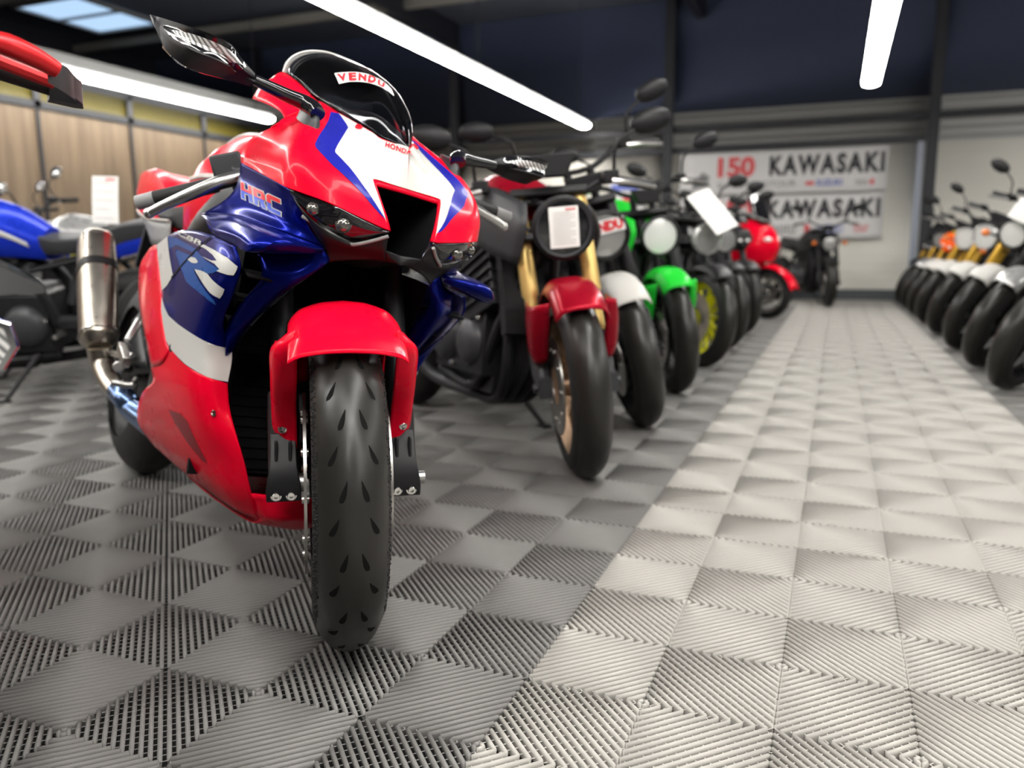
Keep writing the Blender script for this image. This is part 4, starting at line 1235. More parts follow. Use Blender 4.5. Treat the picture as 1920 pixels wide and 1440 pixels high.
# --- mirrors with built-in indicators
def hero_mirror(sg):
    S = [  # along the housing from the tip inward: front-top, front-ridge, bottom, back
        [(-0.1886, -0.4140, 1.0410), (-0.1684, -0.4140, 1.0264), (-0.1570, -0.4120, 1.0175), (-0.1762, -0.4120, 1.0308)],
        [(-0.1132, -0.3980, 1.0199), (-0.1519, -0.3960, 1.0146), (-0.1315, -0.3940, 0.9784), (-0.0950, -0.3960, 0.9976)],
        [(-0.0536, -0.3750, 1.0033), (-0.0904, -0.3720, 0.9955), (-0.1125, -0.3680, 0.9578), (-0.0231, -0.3720, 0.9703)],
        [(-0.0372, -0.3450, 0.9986), (-0.0651, -0.3420, 0.9842), (-0.1177, -0.3380, 0.9570), (-0.0058, -0.3420, 0.9654)],
        [(-0.0590, -0.3120, 1.0011), (-0.0711, -0.3100, 0.9797), (-0.1174, -0.3100, 0.9587), (-0.0270, -0.3120, 0.9679)],
        [(-0.0862, -0.2860, 0.9950), (-0.0883, -0.2840, 0.9754), (-0.1141, -0.2840, 0.9599), (-0.0698, -0.2840, 0.9702)],
        [(-0.0905, -0.2580, 0.9787), (-0.0998, -0.2570, 0.9697), (-0.1118, -0.2570, 0.9606), (-0.0818, -0.2570, 0.9647)]]
    rings = []
    for k, (a, b, c, d) in enumerate(S):
        th = [0.004, 0.022, 0.034, 0.038, 0.034, 0.022, 0.008][k]
        a, b, c, d = [np.array(q) for q in (a, b, c, d)]
        rings.append([a, (a + b) / 2 + (0.006, 0, 0), b + (0.010, 0, 0), (b + c) / 2 + (0.006, 0, 0), c, (c + d) / 2 - (th * 0.7, 0, 0), d - (th, 0, 0), (a + d) / 2 - (th * 0.8, 0, 0)])
    mb = MB()
    mb.loft(rings, nu=4, nv=2)
    BV['mirror'] = mb.bvh()
    PM['mirror'] = MB().add(mb.v, mb.f)
    poly = [(-0.1366, -0.4016, 1.016), (-0.115, -0.3964, 1.0123), (-0.0912, -0.3893, 1.0071), (-0.0496, -0.3687, 0.9981), (-0.0408, -0.3378, 0.997), (-0.0581, -0.3117, 0.9976), (-0.0829, -0.2889, 0.9951), (-0.0867, -0.2742, 0.9849), (-0.0798, -0.2813, 0.9748), (-0.0616, -0.3124, 0.97), (-0.046, -0.3553, 0.9685), (-0.0766, -0.3817, 0.9803), (-0.1127, -0.3945, 0.9952), (-0.1297, -0.3996, 1.0074)]
    pol2 = [(-0.1032, -0.3917, 1.0046), (-0.0758, -0.3822, 0.9987), (-0.051, -0.366, 0.9936), (-0.0452, -0.3389, 0.9916), (-0.0554, -0.3167, 0.9908), (-0.069, -0.2985, 0.987), (-0.0799, -0.2832, 0.9813), (-0.0655, -0.3113, 0.9764), (-0.0471, -0.3533, 0.9738), (-0.069, -0.3776, 0.9828), (-0.0931, -0.3876, 0.9935)]
    ln = decal(poly, PM['mirror'], (1, -0.3, -0.1), 0.0008, 0.015)
    ln2 = decal(pol2, PM['mirror'], (1, -0.3, -0.1), 0.0016, 0.015)
    st = MB()
    stp = [(-0.0884, -0.2570, 0.9677), (-0.0856, -0.2320, 0.9639), (-0.0842, -0.1980, 0.9595), (-0.0840, -0.1700, 0.9575), (-0.0685, -0.1550, 0.9487), (-0.0577, -0.1500, 0.9394)]
    st.tube(stp, [0.0105, 0.0125, 0.0145, 0.0165, 0.0175, 0.016], n=14, smooth=4, flat=0.85)
    bs_ = MB()
    b0 = np.array((-0.0936, -0.1510, 0.9469)); 
    bs_.loft([[b0 + (0.040 * math.cos(t), 0.018 * math.sin(t), -0.020 - 0.016 * math.cos(t)) for t in np.linspace(0, 2 * PI, 16, endpoint=False)],
              [b0 + (0.038 * math.cos(t), 0.013 * math.sin(t), -0.004 - 0.012 * math.cos(t)) for t in np.linspace(0, 2 * PI, 16, endpoint=False)],
              [b0 + (0.030 * math.cos(t), 0.012 * math.sin(t), 0.006 - 0.010 * math.cos(t)) for t in np.linspace(0, 2 * PI, 16, endpoint=False)]], nu=2)
    gl = MB()
    gl.loft([[q - np.array((0.003, 0, 0)) for q in (np.array(r[4]) * 0.85 + np.array(r[0]) * 0.15 - np.array((th, 0, 0)), np.array(r[6]), np.array(r[0]) * 0.85 + np.array(r[4]) * 0.15 - np.array((th, 0, 0)))] for r, th in list(zip(rings, [0.004, 0.022, 0.034, 0.038, 0.034, 0.022, 0.008]))[1:6]], nu=2)
    parts = [('mirror', mb, 'black'), ('indicator_bezel', ln, 'gloss_black'), ('indicator_lens', ln2, 'flute'), ('mirror_stalk', st, 'gloss_black'), ('mirror_base', bs_, 'greyplastic'), ('mirror_glass', gl, 'mirror')]
    root = None
    for nm, b, m in parts:
        if sg < 0:
            b = b.mirrored()
        o = b.build(nm, m, hero if root is None else root, smooth=42, recalc=nm not in ('indicator_bezel', 'indicator_lens'))
        root = root or o
hero_mirror(1)
hero_mirror(-1)

# --- clip-on bars: grips, levers and reservoirs (turned with the fork)
for sg in (-1, 1):
    hb = MB(ST)
    hb.tube([(-0.270, sg * 0.10, 0.888), (-0.285, sg * 0.20, 0.868), (-0.320, sg * 0.36, 0.828)], 0.011, n=12)
    hbo = hb.build('clip_on_bar', 'black', hero)
    g = MB(ST)
    g.tube([(-0.292, sg * 0.235, 0.860), (-0.319, sg * 0.355, 0.829)], [0.0165, 0.0165], n=16)
    g.build('grip', 'rubber', hbo)
    e = MB(ST)
    e.tube([(-0.319, sg * 0.356, 0.829), (-0.327, sg * 0.392, 0.820)], [0.0165, 0.0145], n=16)
    e.build('bar_end', 'midgrey', hbo)
    lv = MB(ST)
    lv.tube([(-0.205, sg * 0.175, 0.868), (-0.195, sg * 0.22, 0.852), (-0.205, sg * 0.27, 0.831), (-0.222, sg * 0.325, 0.807), (-0.232, sg * 0.352, 0.793)], [0.014, 0.0135, 0.012, 0.0095, 0.0095], n=12, smooth=4, flat=1.0)
    lv.ball((-0.233, sg * 0.355, 0.792), 0.0105)
    lv.build('brake_lever' if sg < 0 else 'clutch_lever', 'alu', hbo)
    mc = MB(ST)
    mc.box((-0.245, sg * 0.208, 0.886), (0.045, 0.060, 0.055), rotx(rad(-14 * sg)))
    mc.cyl((-0.235, sg * 0.165, 0.885), (-0.225, sg * 0.20, 0.875), 0.014, n=14)
    mc.box((-0.235, sg * 0.185, 0.858), (0.04, 0.035, 0.03), rotx(rad(-14 * sg)))
    mc.build('master_cylinder', 'greyplastic', hbo, bevel=0.005)
tc = MB(ST)
tc.box((-0.255, 0, 0.905), (0.075, 0.25, 0.025), roty(rad(-24)))
tc.build('triple_clamp', 'black', hero, bevel=0.006)

# --- tank, seat, tail
tk = MB()
def ring(x, zt, zb, hw, k=0.55):
    return [(x, 0, zt), (x, -hw * 0.55, zt - (zt - zb) * 0.07), (x, -hw * 0.92, zt - (zt - zb) * 0.32), (x, -hw, zt - (zt - zb) * 0.62), (x, -hw * 0.8, zb), (x, 0, zb - 0.01), (x, hw * 0.8, zb), (x, hw, zt - (zt - zb) * 0.62), (x, hw * 0.92, zt - (zt - zb) * 0.32), (x, hw * 0.55, zt - (zt - zb) * 0.07)]
tk.loft([ring(-0.40, 0.900, 0.80, 0.080), ring(-0.46, 0.960, 0.76, 0.135), ring(-0.58, 1.000, 0.74, 0.165), ring(-0.74, 0.995, 0.73, 0.168), ring(-0.88, 0.935, 0.72, 0.140), ring(-0.95, 0.850, 0.72, 0.100)], nu=4, nv=2)
BV['fuel_tank'] = tk.bvh()
tko = tk.build('fuel_tank', 'red', hero)
for sg in (-1, 1):
    st_ = [(-0.47, sg * 0.075, 0.975), (-0.60, sg * 0.095, 1.0), (-0.74, sg * 0.105, 0.99), (-0.86, sg * 0.115, 0.93), (-0.80, sg * 0.16, 0.88), (-0.65, sg * 0.17, 0.87), (-0.52, sg * 0.15, 0.87)]
    t_ = MB()
    t_.tube([BV['fuel_tank'].find_nearest(Vector(p))[0] for p in st_], 0.007, n=6, closed=True, smooth=4)
    t_.build('tank_stripe', 'white', tko)
cp = MB()
cp.lathe([(0, 0.008), (0.02, 0.008), (0.026, 0.004), (0.034, 0.004), (0.038, 0.0), (0.038, -0.02)], c=(-0.58, 0, 1.0), axis=(0.1, 0, 1), n=28)
cp.build('filler_cap', 'alu', tko)
se = MB()
def sring(x, zt, zb, hw):
    return [(x, -hw, zt - 0.01), (x, -hw * 0.6, zt), (x, 0, zt + 0.003), (x, hw * 0.6, zt), (x, hw, zt - 0.01), (x, hw * 0.9, zb), (x, 0, zb), (x, -hw * 0.9, zb)]
se.loft([sring(-0.90, 0.86, 0.76, 0.085), sring(-1.0, 0.835, 0.77, 0.125), sring(-1.12, 0.84, 0.78, 0.14), sring(-1.20, 0.87, 0.80, 0.13), sring(-1.235, 0.93, 0.82, 0.11)], nu=3, nv=2)
se.build('seat', 'seat', hero)
ta = MB()
ta.loft([sring(-1.04, 0.835, 0.76, 0.125), sring(-1.20, 0.925, 0.785, 0.138), sring(-1.36, 0.960, 0.805, 0.138), sring(-1.54, 0.965, 0.845, 0.122), sring(-1.70, 0.965, 0.92, 0.070)], nu=3, nv=2)
tao = ta.build('tail_cowl', 'red', hero)
for sg in (-1, 1):
    u = MB()
    u.patch([[(-1.02, sg * 0.135, 0.785), (-1.25, sg * 0.137, 0.80), (-1.50, sg * 0.118, 0.84), (-1.70, sg * 0.06, 0.92)], [(-1.02, sg * 0.13, 0.72), (-1.25, sg * 0.12, 0.725), (-1.48, sg * 0.09, 0.80), (-1.68, sg * 0.05, 0.90)]], 3, 4)
    u.build('tail_side_panel', 'midgrey', hero, solid=0.004)
    g = MB()
    g.tube([(-1.02, sg * 0.139, 0.785), (-1.25, sg * 0.141, 0.80), (-1.50, sg * 0.122, 0.84), (-1.70, sg * 0.063, 0.92)], 0.004, n=6, smooth=3)
    g.build('tail_pinstripe', 'white', tao)
th = MB()
th.box((-1.66, 0, 0.955), (0.10, 0.03, 0.035), roty(rad(8)))
th.build('tail_light', 'redink', tao, bevel=0.005)
pm = MB()
pm.box((-1.80, 0, 0.80), (0.02, 0.06, 0.28), roty(rad(28)))
pm.build('plate_bracket', 'black', hero)

# --- rear end
rc = (-1.455, 0, 0.322)
wheel_tyre(0.322, 0.198, 17, 96, None, rc).build('rear_tyre', 'rubber', hero)
rim_mesh(None, rc, 0.218, 0.15, 5).build('rear_rim', 'black', hero)
disc_mesh(None, rc, -0.085, 0.11).build('rear_brake_disc', 'disc', hero)
sw = MB()
for sg in (-1, 1):
    sw.tube([(-0.88, sg * 0.10, 0.42), (-1.15, sg * 0.125, 0.40), (-1.46, sg * 0.125, 0.322)], [0.03, 0.036, 0.028], n=10, smooth=3, flat=1.5)
sw.cyl((-0.9, -0.11, 0.42), (-0.9, 0.11, 0.42), 0.035)
sw.cyl((-1.455, -0.15, 0.322), (-1.455, 0.15, 0.322), 0.018)
sw.build('swingarm', 'greyplastic', hero)
hg = MB()
hg.patch([[(-1.2, -0.08, 0.56), (-1.2, 0, 0.60), (-1.2, 0.08, 0.56)], [(-1.35, -0.105, 0.63), (-1.35, 0, 0.675), (-1.35, 0.105, 0.63)], [(-1.52, -0.10, 0.625), (-1.52, 0, 0.67), (-1.52, 0.10, 0.625)]], 4, 4)
hg.build('rear_hugger', 'black', hero, solid=0.003)
# muffler and its pipework on the right side
mu = MB()
e0, e1 = np.array((-1.1870, -0.2300, 0.4072)), np.array((-1.4052, -0.2450, 0.7294))
ux = (e1 - e0) / np.linalg.norm(e1 - e0)
def mring(t, rx, ry):
    c = e0 + (e1 - e0) * t
    a = np.array((0, 1, 0)); a = a - ux * a.dot(ux); a /= np.linalg.norm(a)
    b = np.cross(ux, a)
    out = []
    for k in range(16):
        th = 2 * PI * k / 16
        cc, ss = math.cos(th), math.sin(th)
        out.append(c + a * (math.copysign(abs(cc) ** 0.75, cc) * rx) + b * (math.copysign(abs(ss) ** 0.75, ss) * ry))
    return out
mu.loft([mring(0.0, 0.030, 0.032), mring(0.05, 0.046, 0.050), mring(0.12, 0.050, 0.056), mring(0.5, 0.052, 0.062), mring(0.86, 0.050, 0.060), mring(0.96, 0.044, 0.052), mring(1.0, 0.028, 0.034)], nu=3)
muo = mu.build('muffler', 'titan', hero)
for t in (0.66,):
    cl = MB()
    a = mring(t - 0.03, 0.0545, 0.0645); b = mring(t + 0.03, 0.0545, 0.0645)
    cl.loft([a, b], nu=1)
    cl.build('muffler_clamp', 'black', muo)
for t, ra_, rb_ in ((0.93, 0.047, 0.056), (0.09, 0.052, 0.058)):
    wl = MB()
    wl.tube([mring(t, ra_, rb_)[k] for k in range(16)], 0.002, n=6, closed=True)
    wl.build('weld_band', 'steel', muo)
ep = MB()
ep.tube([tuple(e0), (-1.1902, -0.2150, 0.3627), (-1.1320, -0.2000, 0.3177), (-1.0768, -0.1850, 0.2920)], [0.034, 0.032, 0.030, 0.029], n=16, smooth=4)
ep.build('exhaust_pipe', 'titan', hero)
eh = MB()
eh.tube([(-1.1080, -0.1900, 0.3022), (-1.0329, -0.1750, 0.2844), (-0.9974, -0.1500, 0.2567), (-0.70, -0.08, 0.21)], [0.030, 0.031, 0.033, 0.04], n=16, smooth=4)
eh.build('collector_pipe', 'heat', hero)
pg = MB()
pg.box((-0.9661, -0.2100, 0.4092), (0.10, 0.02, 0.03), roty(rad(20)))
pg.cyl((-1.0542, -0.2000, 0.3677), (-1.1262, -0.1600, 0.3615), 0.016)
pg.tube([(-1.3520, -0.2000, 0.3880), (-1.1253, -0.2000, 0.3976), (-1.0397, -0.1700, 0.4028)], 0.010, n=8)
pg.tube([(-0.9882, -0.2000, 0.4445), (-1.0308, -0.1700, 0.5042)], 0.012, n=8)
pg.build('rear_set_bracket', 'alu', hero, bevel=0.003)
fp = MB()
fp.tube([(-0.9113, -0.2350, 0.3377), (-0.8848, -0.2000, 0.3396), (-0.9480, -0.1750, 0.3485)], 0.0085, n=10, smooth=3)
fp.build('footpeg', 'alu', hero)
heel = MB()
heel.patch([[(-1.1708, -0.1600, 0.4966), (-1.1355, -0.1500, 0.5237)], [(-1.1107, -0.1650, 0.4237), (-1.0468, -0.1500, 0.4467)], [(-1.0386, -0.1600, 0.3790), (-0.9565, -0.1500, 0.3823)]], 3, 2)
heel.build('heel_guard', 'greyplastic', hero, solid=0.004)
ss = MB()
ss.tube([(-0.80, 0.13, 0.24), (-0.74, 0.215, 0.10), (-0.70, 0.262, 0.068)], [0.014, 0.012, 0.012], n=10)
ss.box((-0.69, 0.266, 0.060), (0.06, 0.04, 0.008))
ss.build('side_stand', 'black', hero)

# =====END HERO
# ------------------------------------------------------------------ the other motorcycles
GR = 'parked motorcycles'
def sides(f, out):
    for sg in (-1, 1):
        out(sg)

def fork_line(t, y, base=(-0.03, 0.30)):
    # point t metres up the fork from axle height
    return (base[0] - 0.407 * t, y, base[1] + 0.914 * t)

def bike(label, x, y, head, lean=11.0, steer=-20.0, group=GR, name='motorcycle', **k):
    g = dict(tank='darkred', fender='darkred', fork='gold', rim='bronze', lamp='ring', bars=0.0, guards=False, tail='black', seat_m='seat', mirrors=True,
             engine='engine', muf='black', stand=True, wide=0.122, shroud=None, fly=None, fender_hi=False, spokes=5, exhaust_side=-1, rear=True, header='black', frame='black', lamp_m='lampglass', sub=False, boot=False, blinkers=False, discs=1, lamp_up=0.0)
    g.update(k)
    T = steer_matrix(steer)
    # settle the leaned and steered front wheel on the floor
    Rw = Matrix.Rotation(rad(head), 4, 'Z') @ Matrix.Rotation(-rad(lean), 4, 'X')
    zmin = 9
    for a in range(60):
        for yy, rr in ((0, 0.30), (0.03, 0.294), (-0.03, 0.294), (0.05, 0.28), (-0.05, 0.28)):
            p = Rw @ (T @ Vector((rr * math.cos(2 * PI * a / 60), yy, 0.3 + rr * math.sin(2 * PI * a / 60))))
            zmin = min(zmin, p.z)
    for a in range(60):
        for yy, rr in ((0, 0.315), (0.05, 0.302), (0.09, 0.27)):
            p = Rw @ Vector((-1.43 + rr * math.cos(2 * PI * a / 60), yy, 0.315 + rr * math.sin(2 * PI * a / 60)))
            zmin = min(zmin, p.z)
    r = empty(name, label, 'motorcycle', (x, y, -zmin), (-rad(lean), 0, rad(head)), group)
    wc_ = (0, 0, 0.3)
    tm = wheel_tyre(0.3, g['wide'], 13, 56, T, wc_)
    for i in range(len(tm.mi)):
        tm.mi[i] = 1 if 5 <= i // 56 <= 12 else 0
    tm.build('front_tyre', ['rubber', 'worn'], r)
    rim_mesh(T, wc_, 0.218, 0.095, g['spokes'], 40).build('front_rim', g['rim'], r)
    for yy in ((-0.068, 0.068) if g['discs'] == 1 else (-0.068,)):
        disc_mesh(T, wc_, yy, 0.155).build('brake_disc', 'disc', r)
    # fork
    for sg in (-1, 1):
        y_ = sg * 0.105
        lo = MB(T)
        lo.tube([fork_line(-0.03, y_), fork_line(0.05, y_), fork_line(0.16, y_)], [0.022, 0.030, 0.029], n=14)
        lo.box((0.0, y_, 0.30), (0.07, 0.04, 0.06))
        lo.cyl((0, y_ - sg * 0.02, 0.30), (0, y_ + sg * 0.035, 0.30), 0.014, n=12)
        leg = lo.build('fork_leg', 'greyplastic' if g['fork'] != 'black' else 'black', r)
        up = MB(T)
        up.tube([fork_line(0.16, y_), fork_line(0.30, y_), fork_line(0.31, y_), fork_line(0.64, y_)], [0.021, 0.021, 0.028, 0.028], n=16)
        up.build('fork_tube', g['fork'], leg)
        ca = MB(T)
        ca.box((-0.13, sg * 0.088, 0.36), (0.065, 0.05, 0.12), roty(rad(-35)))
        ca.cyl((-0.115, sg * 0.115, 0.395), (-0.115, sg * 0.09, 0.395), 0.02, n=12)
        ca.cyl((-0.155, sg * 0.115, 0.345), (-0.155, sg * 0.09, 0.345), 0.02, n=12)
        ca.build('brake_caliper', 'greyplastic', leg)
    tc_ = MB(T)
    for t in (0.50, 0.66):
        p = fork_line(t, 0)
        tc_.box((p[0] + 0.01, 0, p[2]), (0.085, 0.26, 0.03), roty(rad(-24)))
    tc_.build('triple_clamp', 'black', r, bevel=0.006)
    # fender
    fm_ = MB()
    rows = []
    for deg in ((50, 62, 80, 105, 130, 150) if not g['fender_hi'] else (58, 70, 85, 100, 120, 140)):
        rows.append([arc(deg, 0.330 + (0.008 if 60 < deg < 120 else 0) + d, -0.082 * t) for t, d in ((0, 0.002), (0.4, 0), (0.75, -0.012), (1.0, -0.045))])
    fm_.patch(rows, 4, 3)
    fm_.mirror()
    f2 = MB(T)
    f2.add(fm_.v, fm_.f)
    fo = f2.build('front_fender', g['fender'], r, solid=0.004)
    for sg in (-1, 1):
        b = MB(T)
        if g['guards']:
            b.patch([[(0.12, sg * 0.086, 0.57), (0.09, sg * 0.125, 0.565), (0.0, sg * 0.135, 0.56), (-0.08, sg * 0.13, 0.57)],
                     [(0.09, sg * 0.088, 0.50), (0.06, sg * 0.132, 0.50), (0.0, sg * 0.142, 0.50), (-0.09, sg * 0.135, 0.51)],
                     [(0.04, sg * 0.088, 0.43), (0.02, sg * 0.130, 0.42), (-0.03, sg * 0.140, 0.42), (-0.09, sg * 0.135, 0.44)],
                     [(0.01, sg * 0.088, 0.385), (0.0, sg * 0.115, 0.375), (-0.03, sg * 0.130, 0.38), (-0.08, sg * 0.130, 0.41)]], 3, 3)
            b.build('fork_guard', g['fender'], fo, solid=0.004)
        else:
            b.tube([arc(95, 0.30, sg * 0.083), (-0.05, sg * 0.095, 0.50), fork_line(0.12, sg * 0.10)], 0.008, n=8)
            b.build('fender_stay', g['fender'], fo)
    # lamp
    L = g['lamp']
    fc = Vector((-0.04 - 0.4 * g['lamp_up'], 0, 0.79 + g['lamp_up']))
    axd = Vector((0.97, 0, -0.10))
    if L in ('ring', 'round', 'small'):
        R_ = 0.098 if L != 'small' else 0.08
        hs = MB(T)
        hs.lathe([(0, -0.10), (R_ * 0.6, -0.09), (R_ * 0.92, -0.03), (R_, 0.0), (R_ * 1.02, 0.018), (R_ * 0.92, 0.024), (R_ * 0.86, 0.012)], c=fc, axis=axd, n=36)
        ho = hs.build('headlight', 'black' if L == 'ring' else g.get('shell', 'black'), r)
        ls = MB(T)
        if L == 'ring':
            ls.lathe([(0, 0.014), (R_ * 0.5, 0.012), (R_ * 0.87, 0.008)], c=fc, axis=axd, n=36)
            ls.build('headlight_lens', 'smoke_lens', ho)
            rg = MB(T)
            rg.lathe([(R_ * 0.80, 0.012), (R_ * 0.83, 0.020), (R_ * 0.90, 0.022), (R_ * 0.92, 0.014)], c=fc, axis=axd, n=40)
            rg.build('light_ring', 'greyplastic', ho)
        else:
            ls.lathe([(0, 0.022), (R_ * 0.5, 0.019), (R_ * 0.88, 0.010)], c=fc, axis=axd, n=36)
            ls.build('headlight_lens', g['lamp_m'], ho)
        br = MB(T)
        for sg in (-1, 1):
            br.tube([fc + Vector((-0.05, sg * R_ * 0.9, 0)), fc + Vector((-0.14, sg * 0.105, 0.01))], 0.009, n=8)
        br.build('lamp_bracket', 'black', ho)
    elif L in ('mask', 'twin'):
        mk = MB(T)
        mk.loft([[(fc.x - 0.06, y0, z0) for y0, z0 in ((-0.09, 0.90), (0.09, 0.90), (0.13, 0.82), (0.06, 0.71), (-0.06, 0.71), (-0.13, 0.82))],
                 [(fc.x + 0.03, y0, z0) for y0, z0 in ((-0.06, 0.88), (0.06, 0.88), (0.10, 0.81), (0.04, 0.73), (-0.04, 0.73), (-0.10, 0.81))],
                 [(fc.x + 0.06, y0, z0) for y0, z0 in ((-0.03, 0.85), (0.03, 0.85), (0.06, 0.80), (0.02, 0.75), (-0.02, 0.75), (-0.06, 0.80))]], nu=3)
        ho = mk.build('headlight_mask', g.get('shell', 'black'), r)
        for sg in (-1, 1):
            ls = MB(T)
            ls.ball((fc.x + 0.045, sg * 0.035, 0.795), (0.02, 0.028, 0.02))
            ls.build('headlight_lens', g['lamp_m'], ho)
    if g['fly']:
        fl = MB(T)
        fl.patch([[(-0.02, -0.05, 0.93), (0.0, 0, 0.94), (-0.02, 0.05, 0.93)], [(-0.10, -0.085, 1.00), (-0.075, 0, 1.02), (-0.10, 0.085, 1.00)], [(-0.17, -0.09, 1.07), (-0.15, 0, 1.09), (-0.17, 0.09, 1.07)]], 4, 4)
        fl.build('flyscreen', g['fly'], r, solid=0.004)
    ins = MB(T)
    ins.prism([(-0.05, 0.955), (0.05, 0.955), (0.085, 1.03), (-0.085, 1.03)], 'x', -0.215, -0.17)
    ins.build('instrument', 'black', r, bevel=0.006)
    # bars
    hz = 0.985 + g['bars']
    hb = MB(T)
    hb.tube([(-0.40, -0.385, hz + 0.005), (-0.33, -0.21, hz + 0.03), (-0.275, -0.07, hz - 0.03), (-0.275, 0.07, hz - 0.03), (-0.33, 0.21, hz + 0.03), (-0.40, 0.385, hz + 0.005)], 0.012, n=10, smooth=4)
    hb.cyl((-0.275, -0.05, hz - 0.035), (-0.27, -0.05, 0.90), 0.018, n=10)
    hb.cyl((-0.275, 0.05, hz - 0.035), (-0.27, 0.05, 0.90), 0.018, n=10)
    hbo = hb.build('handlebar', 'black', r)
    for sg in (-1, 1):
        gp = MB(T)
        gp.tube([(-0.355, sg * 0.27, hz + 0.02), (-0.402, sg * 0.392, hz + 0.003)], 0.0175, n=12)
        gp.build('grip', 'rubber', hbo)
        lv = MB(T)
        lv.tube([(-0.285, sg * 0.225, hz + 0.02), (-0.285, sg * 0.28, hz + 0.012), (-0.325, sg * 0.385, hz - 0.01)], [0.010, 0.008, 0.008], n=8, smooth=3)
        lv.build('brake_lever' if sg < 0 else 'clutch_lever', g.get('lever', 'alu'), hbo)
        rv = MB(T)
        rv.box((-0.31, sg * 0.225, hz + 0.035), (0.045, 0.055, 0.045))
        rv.build('control_housing', 'black', hbo, bevel=0.006)
        if g['mirrors']:
            mm = MB(T)
            mm.tube([(-0.315, sg * 0.24, hz + 0.05), (-0.29, sg * 0.25, hz + 0.14), (-0.30, sg * 0.33, hz + 0.19)], [0.006, 0.006, 0.006], n=8, smooth=4)
            mm.ball((-0.30, sg * 0.375, hz + 0.21), (0.022, 0.075, 0.042), rot=rotx(rad(12 * sg)))
            mo = mm.build('mirror', 'black' if not g.get('mirror_m') else g['mirror_m'], hbo)
            mg = MB(T)
            mg.ball((-0.312, sg * 0.375, hz + 0.21), (0.014, 0.068, 0.036), rot=rotx(rad(12 * sg)))
            mg.build('mirror_glass', 'mirror', mo)
        if g['blinkers']:
            bk = MB(T)
            bk.tube([(-0.10, sg * 0.10, 0.80), (-0.09, sg * 0.16, 0.80)], 0.007, n=8)
            bo = bk.build('indicator_arm', 'black', r)
            bl = MB(T)
            bl.ball((-0.085, sg * 0.185, 0.80), (0.03, 0.03, 0.026))
            bl.build('indicator', 'amber', bo)
    # body
    tk_ = MB()
    tk_.loft([ring(-0.36, 0.90, 0.78, 0.07), ring(-0.44, 0.975, 0.76, 0.125), ring(-0.58, 1.00, 0.74, 0.150), ring(-0.74, 0.955, 0.73, 0.140), ring(-0.90, 0.85, 0.71, 0.095)], nu=3, nv=2)
    tko_ = tk_.build('fuel_tank', g['tank'], r)
    cp_ = MB()
    cp_.lathe([(0, 0.008), (0.03, 0.006), (0.036, 0.0), (0.036, -0.02)], c=(-0.55, 0, 1.0), axis=(0.1, 0, 1), n=20)
    cp_.build('filler_cap', 'alu', tko_)
    if g['shroud']:
        for sg in (-1, 1):
            sh = MB()
            sh.patch([[(-0.20, sg * 0.135, 0.86), (-0.38, sg * 0.185, 0.92), (-0.60, sg * 0.165, 0.93)],
                      [(-0.17, sg * 0.145, 0.78), (-0.36, sg * 0.20, 0.82), (-0.60, sg * 0.175, 0.84)],
                      [(-0.22, sg * 0.140, 0.66), (-0.36, sg * 0.185, 0.70), (-0.55, sg * 0.165, 0.76)]], 4, 4)
            sh.build('tank_shroud', g['shroud'], r, solid=0.005)
    se_ = MB()
    se_.loft([sring(-0.86, 0.83, 0.74, 0.085), sring(-0.98, 0.815, 0.74, 0.13), sring(-1.14, 0.83, 0.75, 0.14), sring(-1.30, 0.88, 0.78, 0.115), sring(-1.50, 0.90, 0.83, 0.085)], nu=3, nv=2)
    se_.build('seat', g['seat_m'], r)
    tl = MB()
    tl.loft([sring(-1.10, 0.77, 0.70, 0.115), sring(-1.30, 0.805, 0.73, 0.110), sring(-1.50, 0.845, 0.79, 0.085), sring(-1.66, 0.87, 0.835, 0.05)], nu=3, nv=2)
    tlo = tl.build('tail_cowl', g['tail'], r)
    li_ = MB()
    li_.box((-1.67, 0, 0.853), (0.02, 0.08, 0.03))
    li_.build('tail_light', 'redink', tlo, bevel=0.004)
    pb = MB()
    pb.box((-1.74, 0, 0.70), (0.012, 0.16, 0.20), roty(rad(20)))
    pb.build('plate_holder', 'black', r)
    fr_ = MB()
    for sg in (-1, 1):
        fr_.tube([(-0.28, sg * 0.04, 0.80), (-0.52, sg * 0.14, 0.72), (-0.82, sg * 0.13, 0.62), (-0.90, sg * 0.10, 0.40)], 0.026, n=10, smooth=4)
        fr_.tube([(-0.27, sg * 0.03, 0.72), (-0.40, sg * 0.10, 0.45), (-0.55, sg * 0.10, 0.22), (-0.88, sg * 0.10, 0.24)], 0.018, n=8, smooth=4)
        fr_.tube([(-0.82, sg * 0.1, 0.66), (-1.2, sg * 0.09, 0.74), (-1.5, sg * 0.06, 0.82)], 0.014, n=8)
    fr_.cyl((-0.24, 0, 0.70), (-0.33, 0, 0.90), 0.032, n=14)
    fr_.build('frame', g['frame'], r)
    en_ = MB()
    en_.box((-0.66, 0, 0.40), (0.42, 0.26, 0.28))
    en_.box((-0.50, 0, 0.60), (0.22, 0.30, 0.24), roty(rad(-22)))
    for q in range(5):
        en_.box((-0.485 - 0.012 * q, 0, 0.53 + 0.035 * q), (0.26, 0.33, 0.008), roty(rad(-22)))
    en_.box((-0.62, 0, 0.235), (0.34, 0.17, 0.08))
    eo = en_.build('engine', g['engine'], r, bevel=0.012)
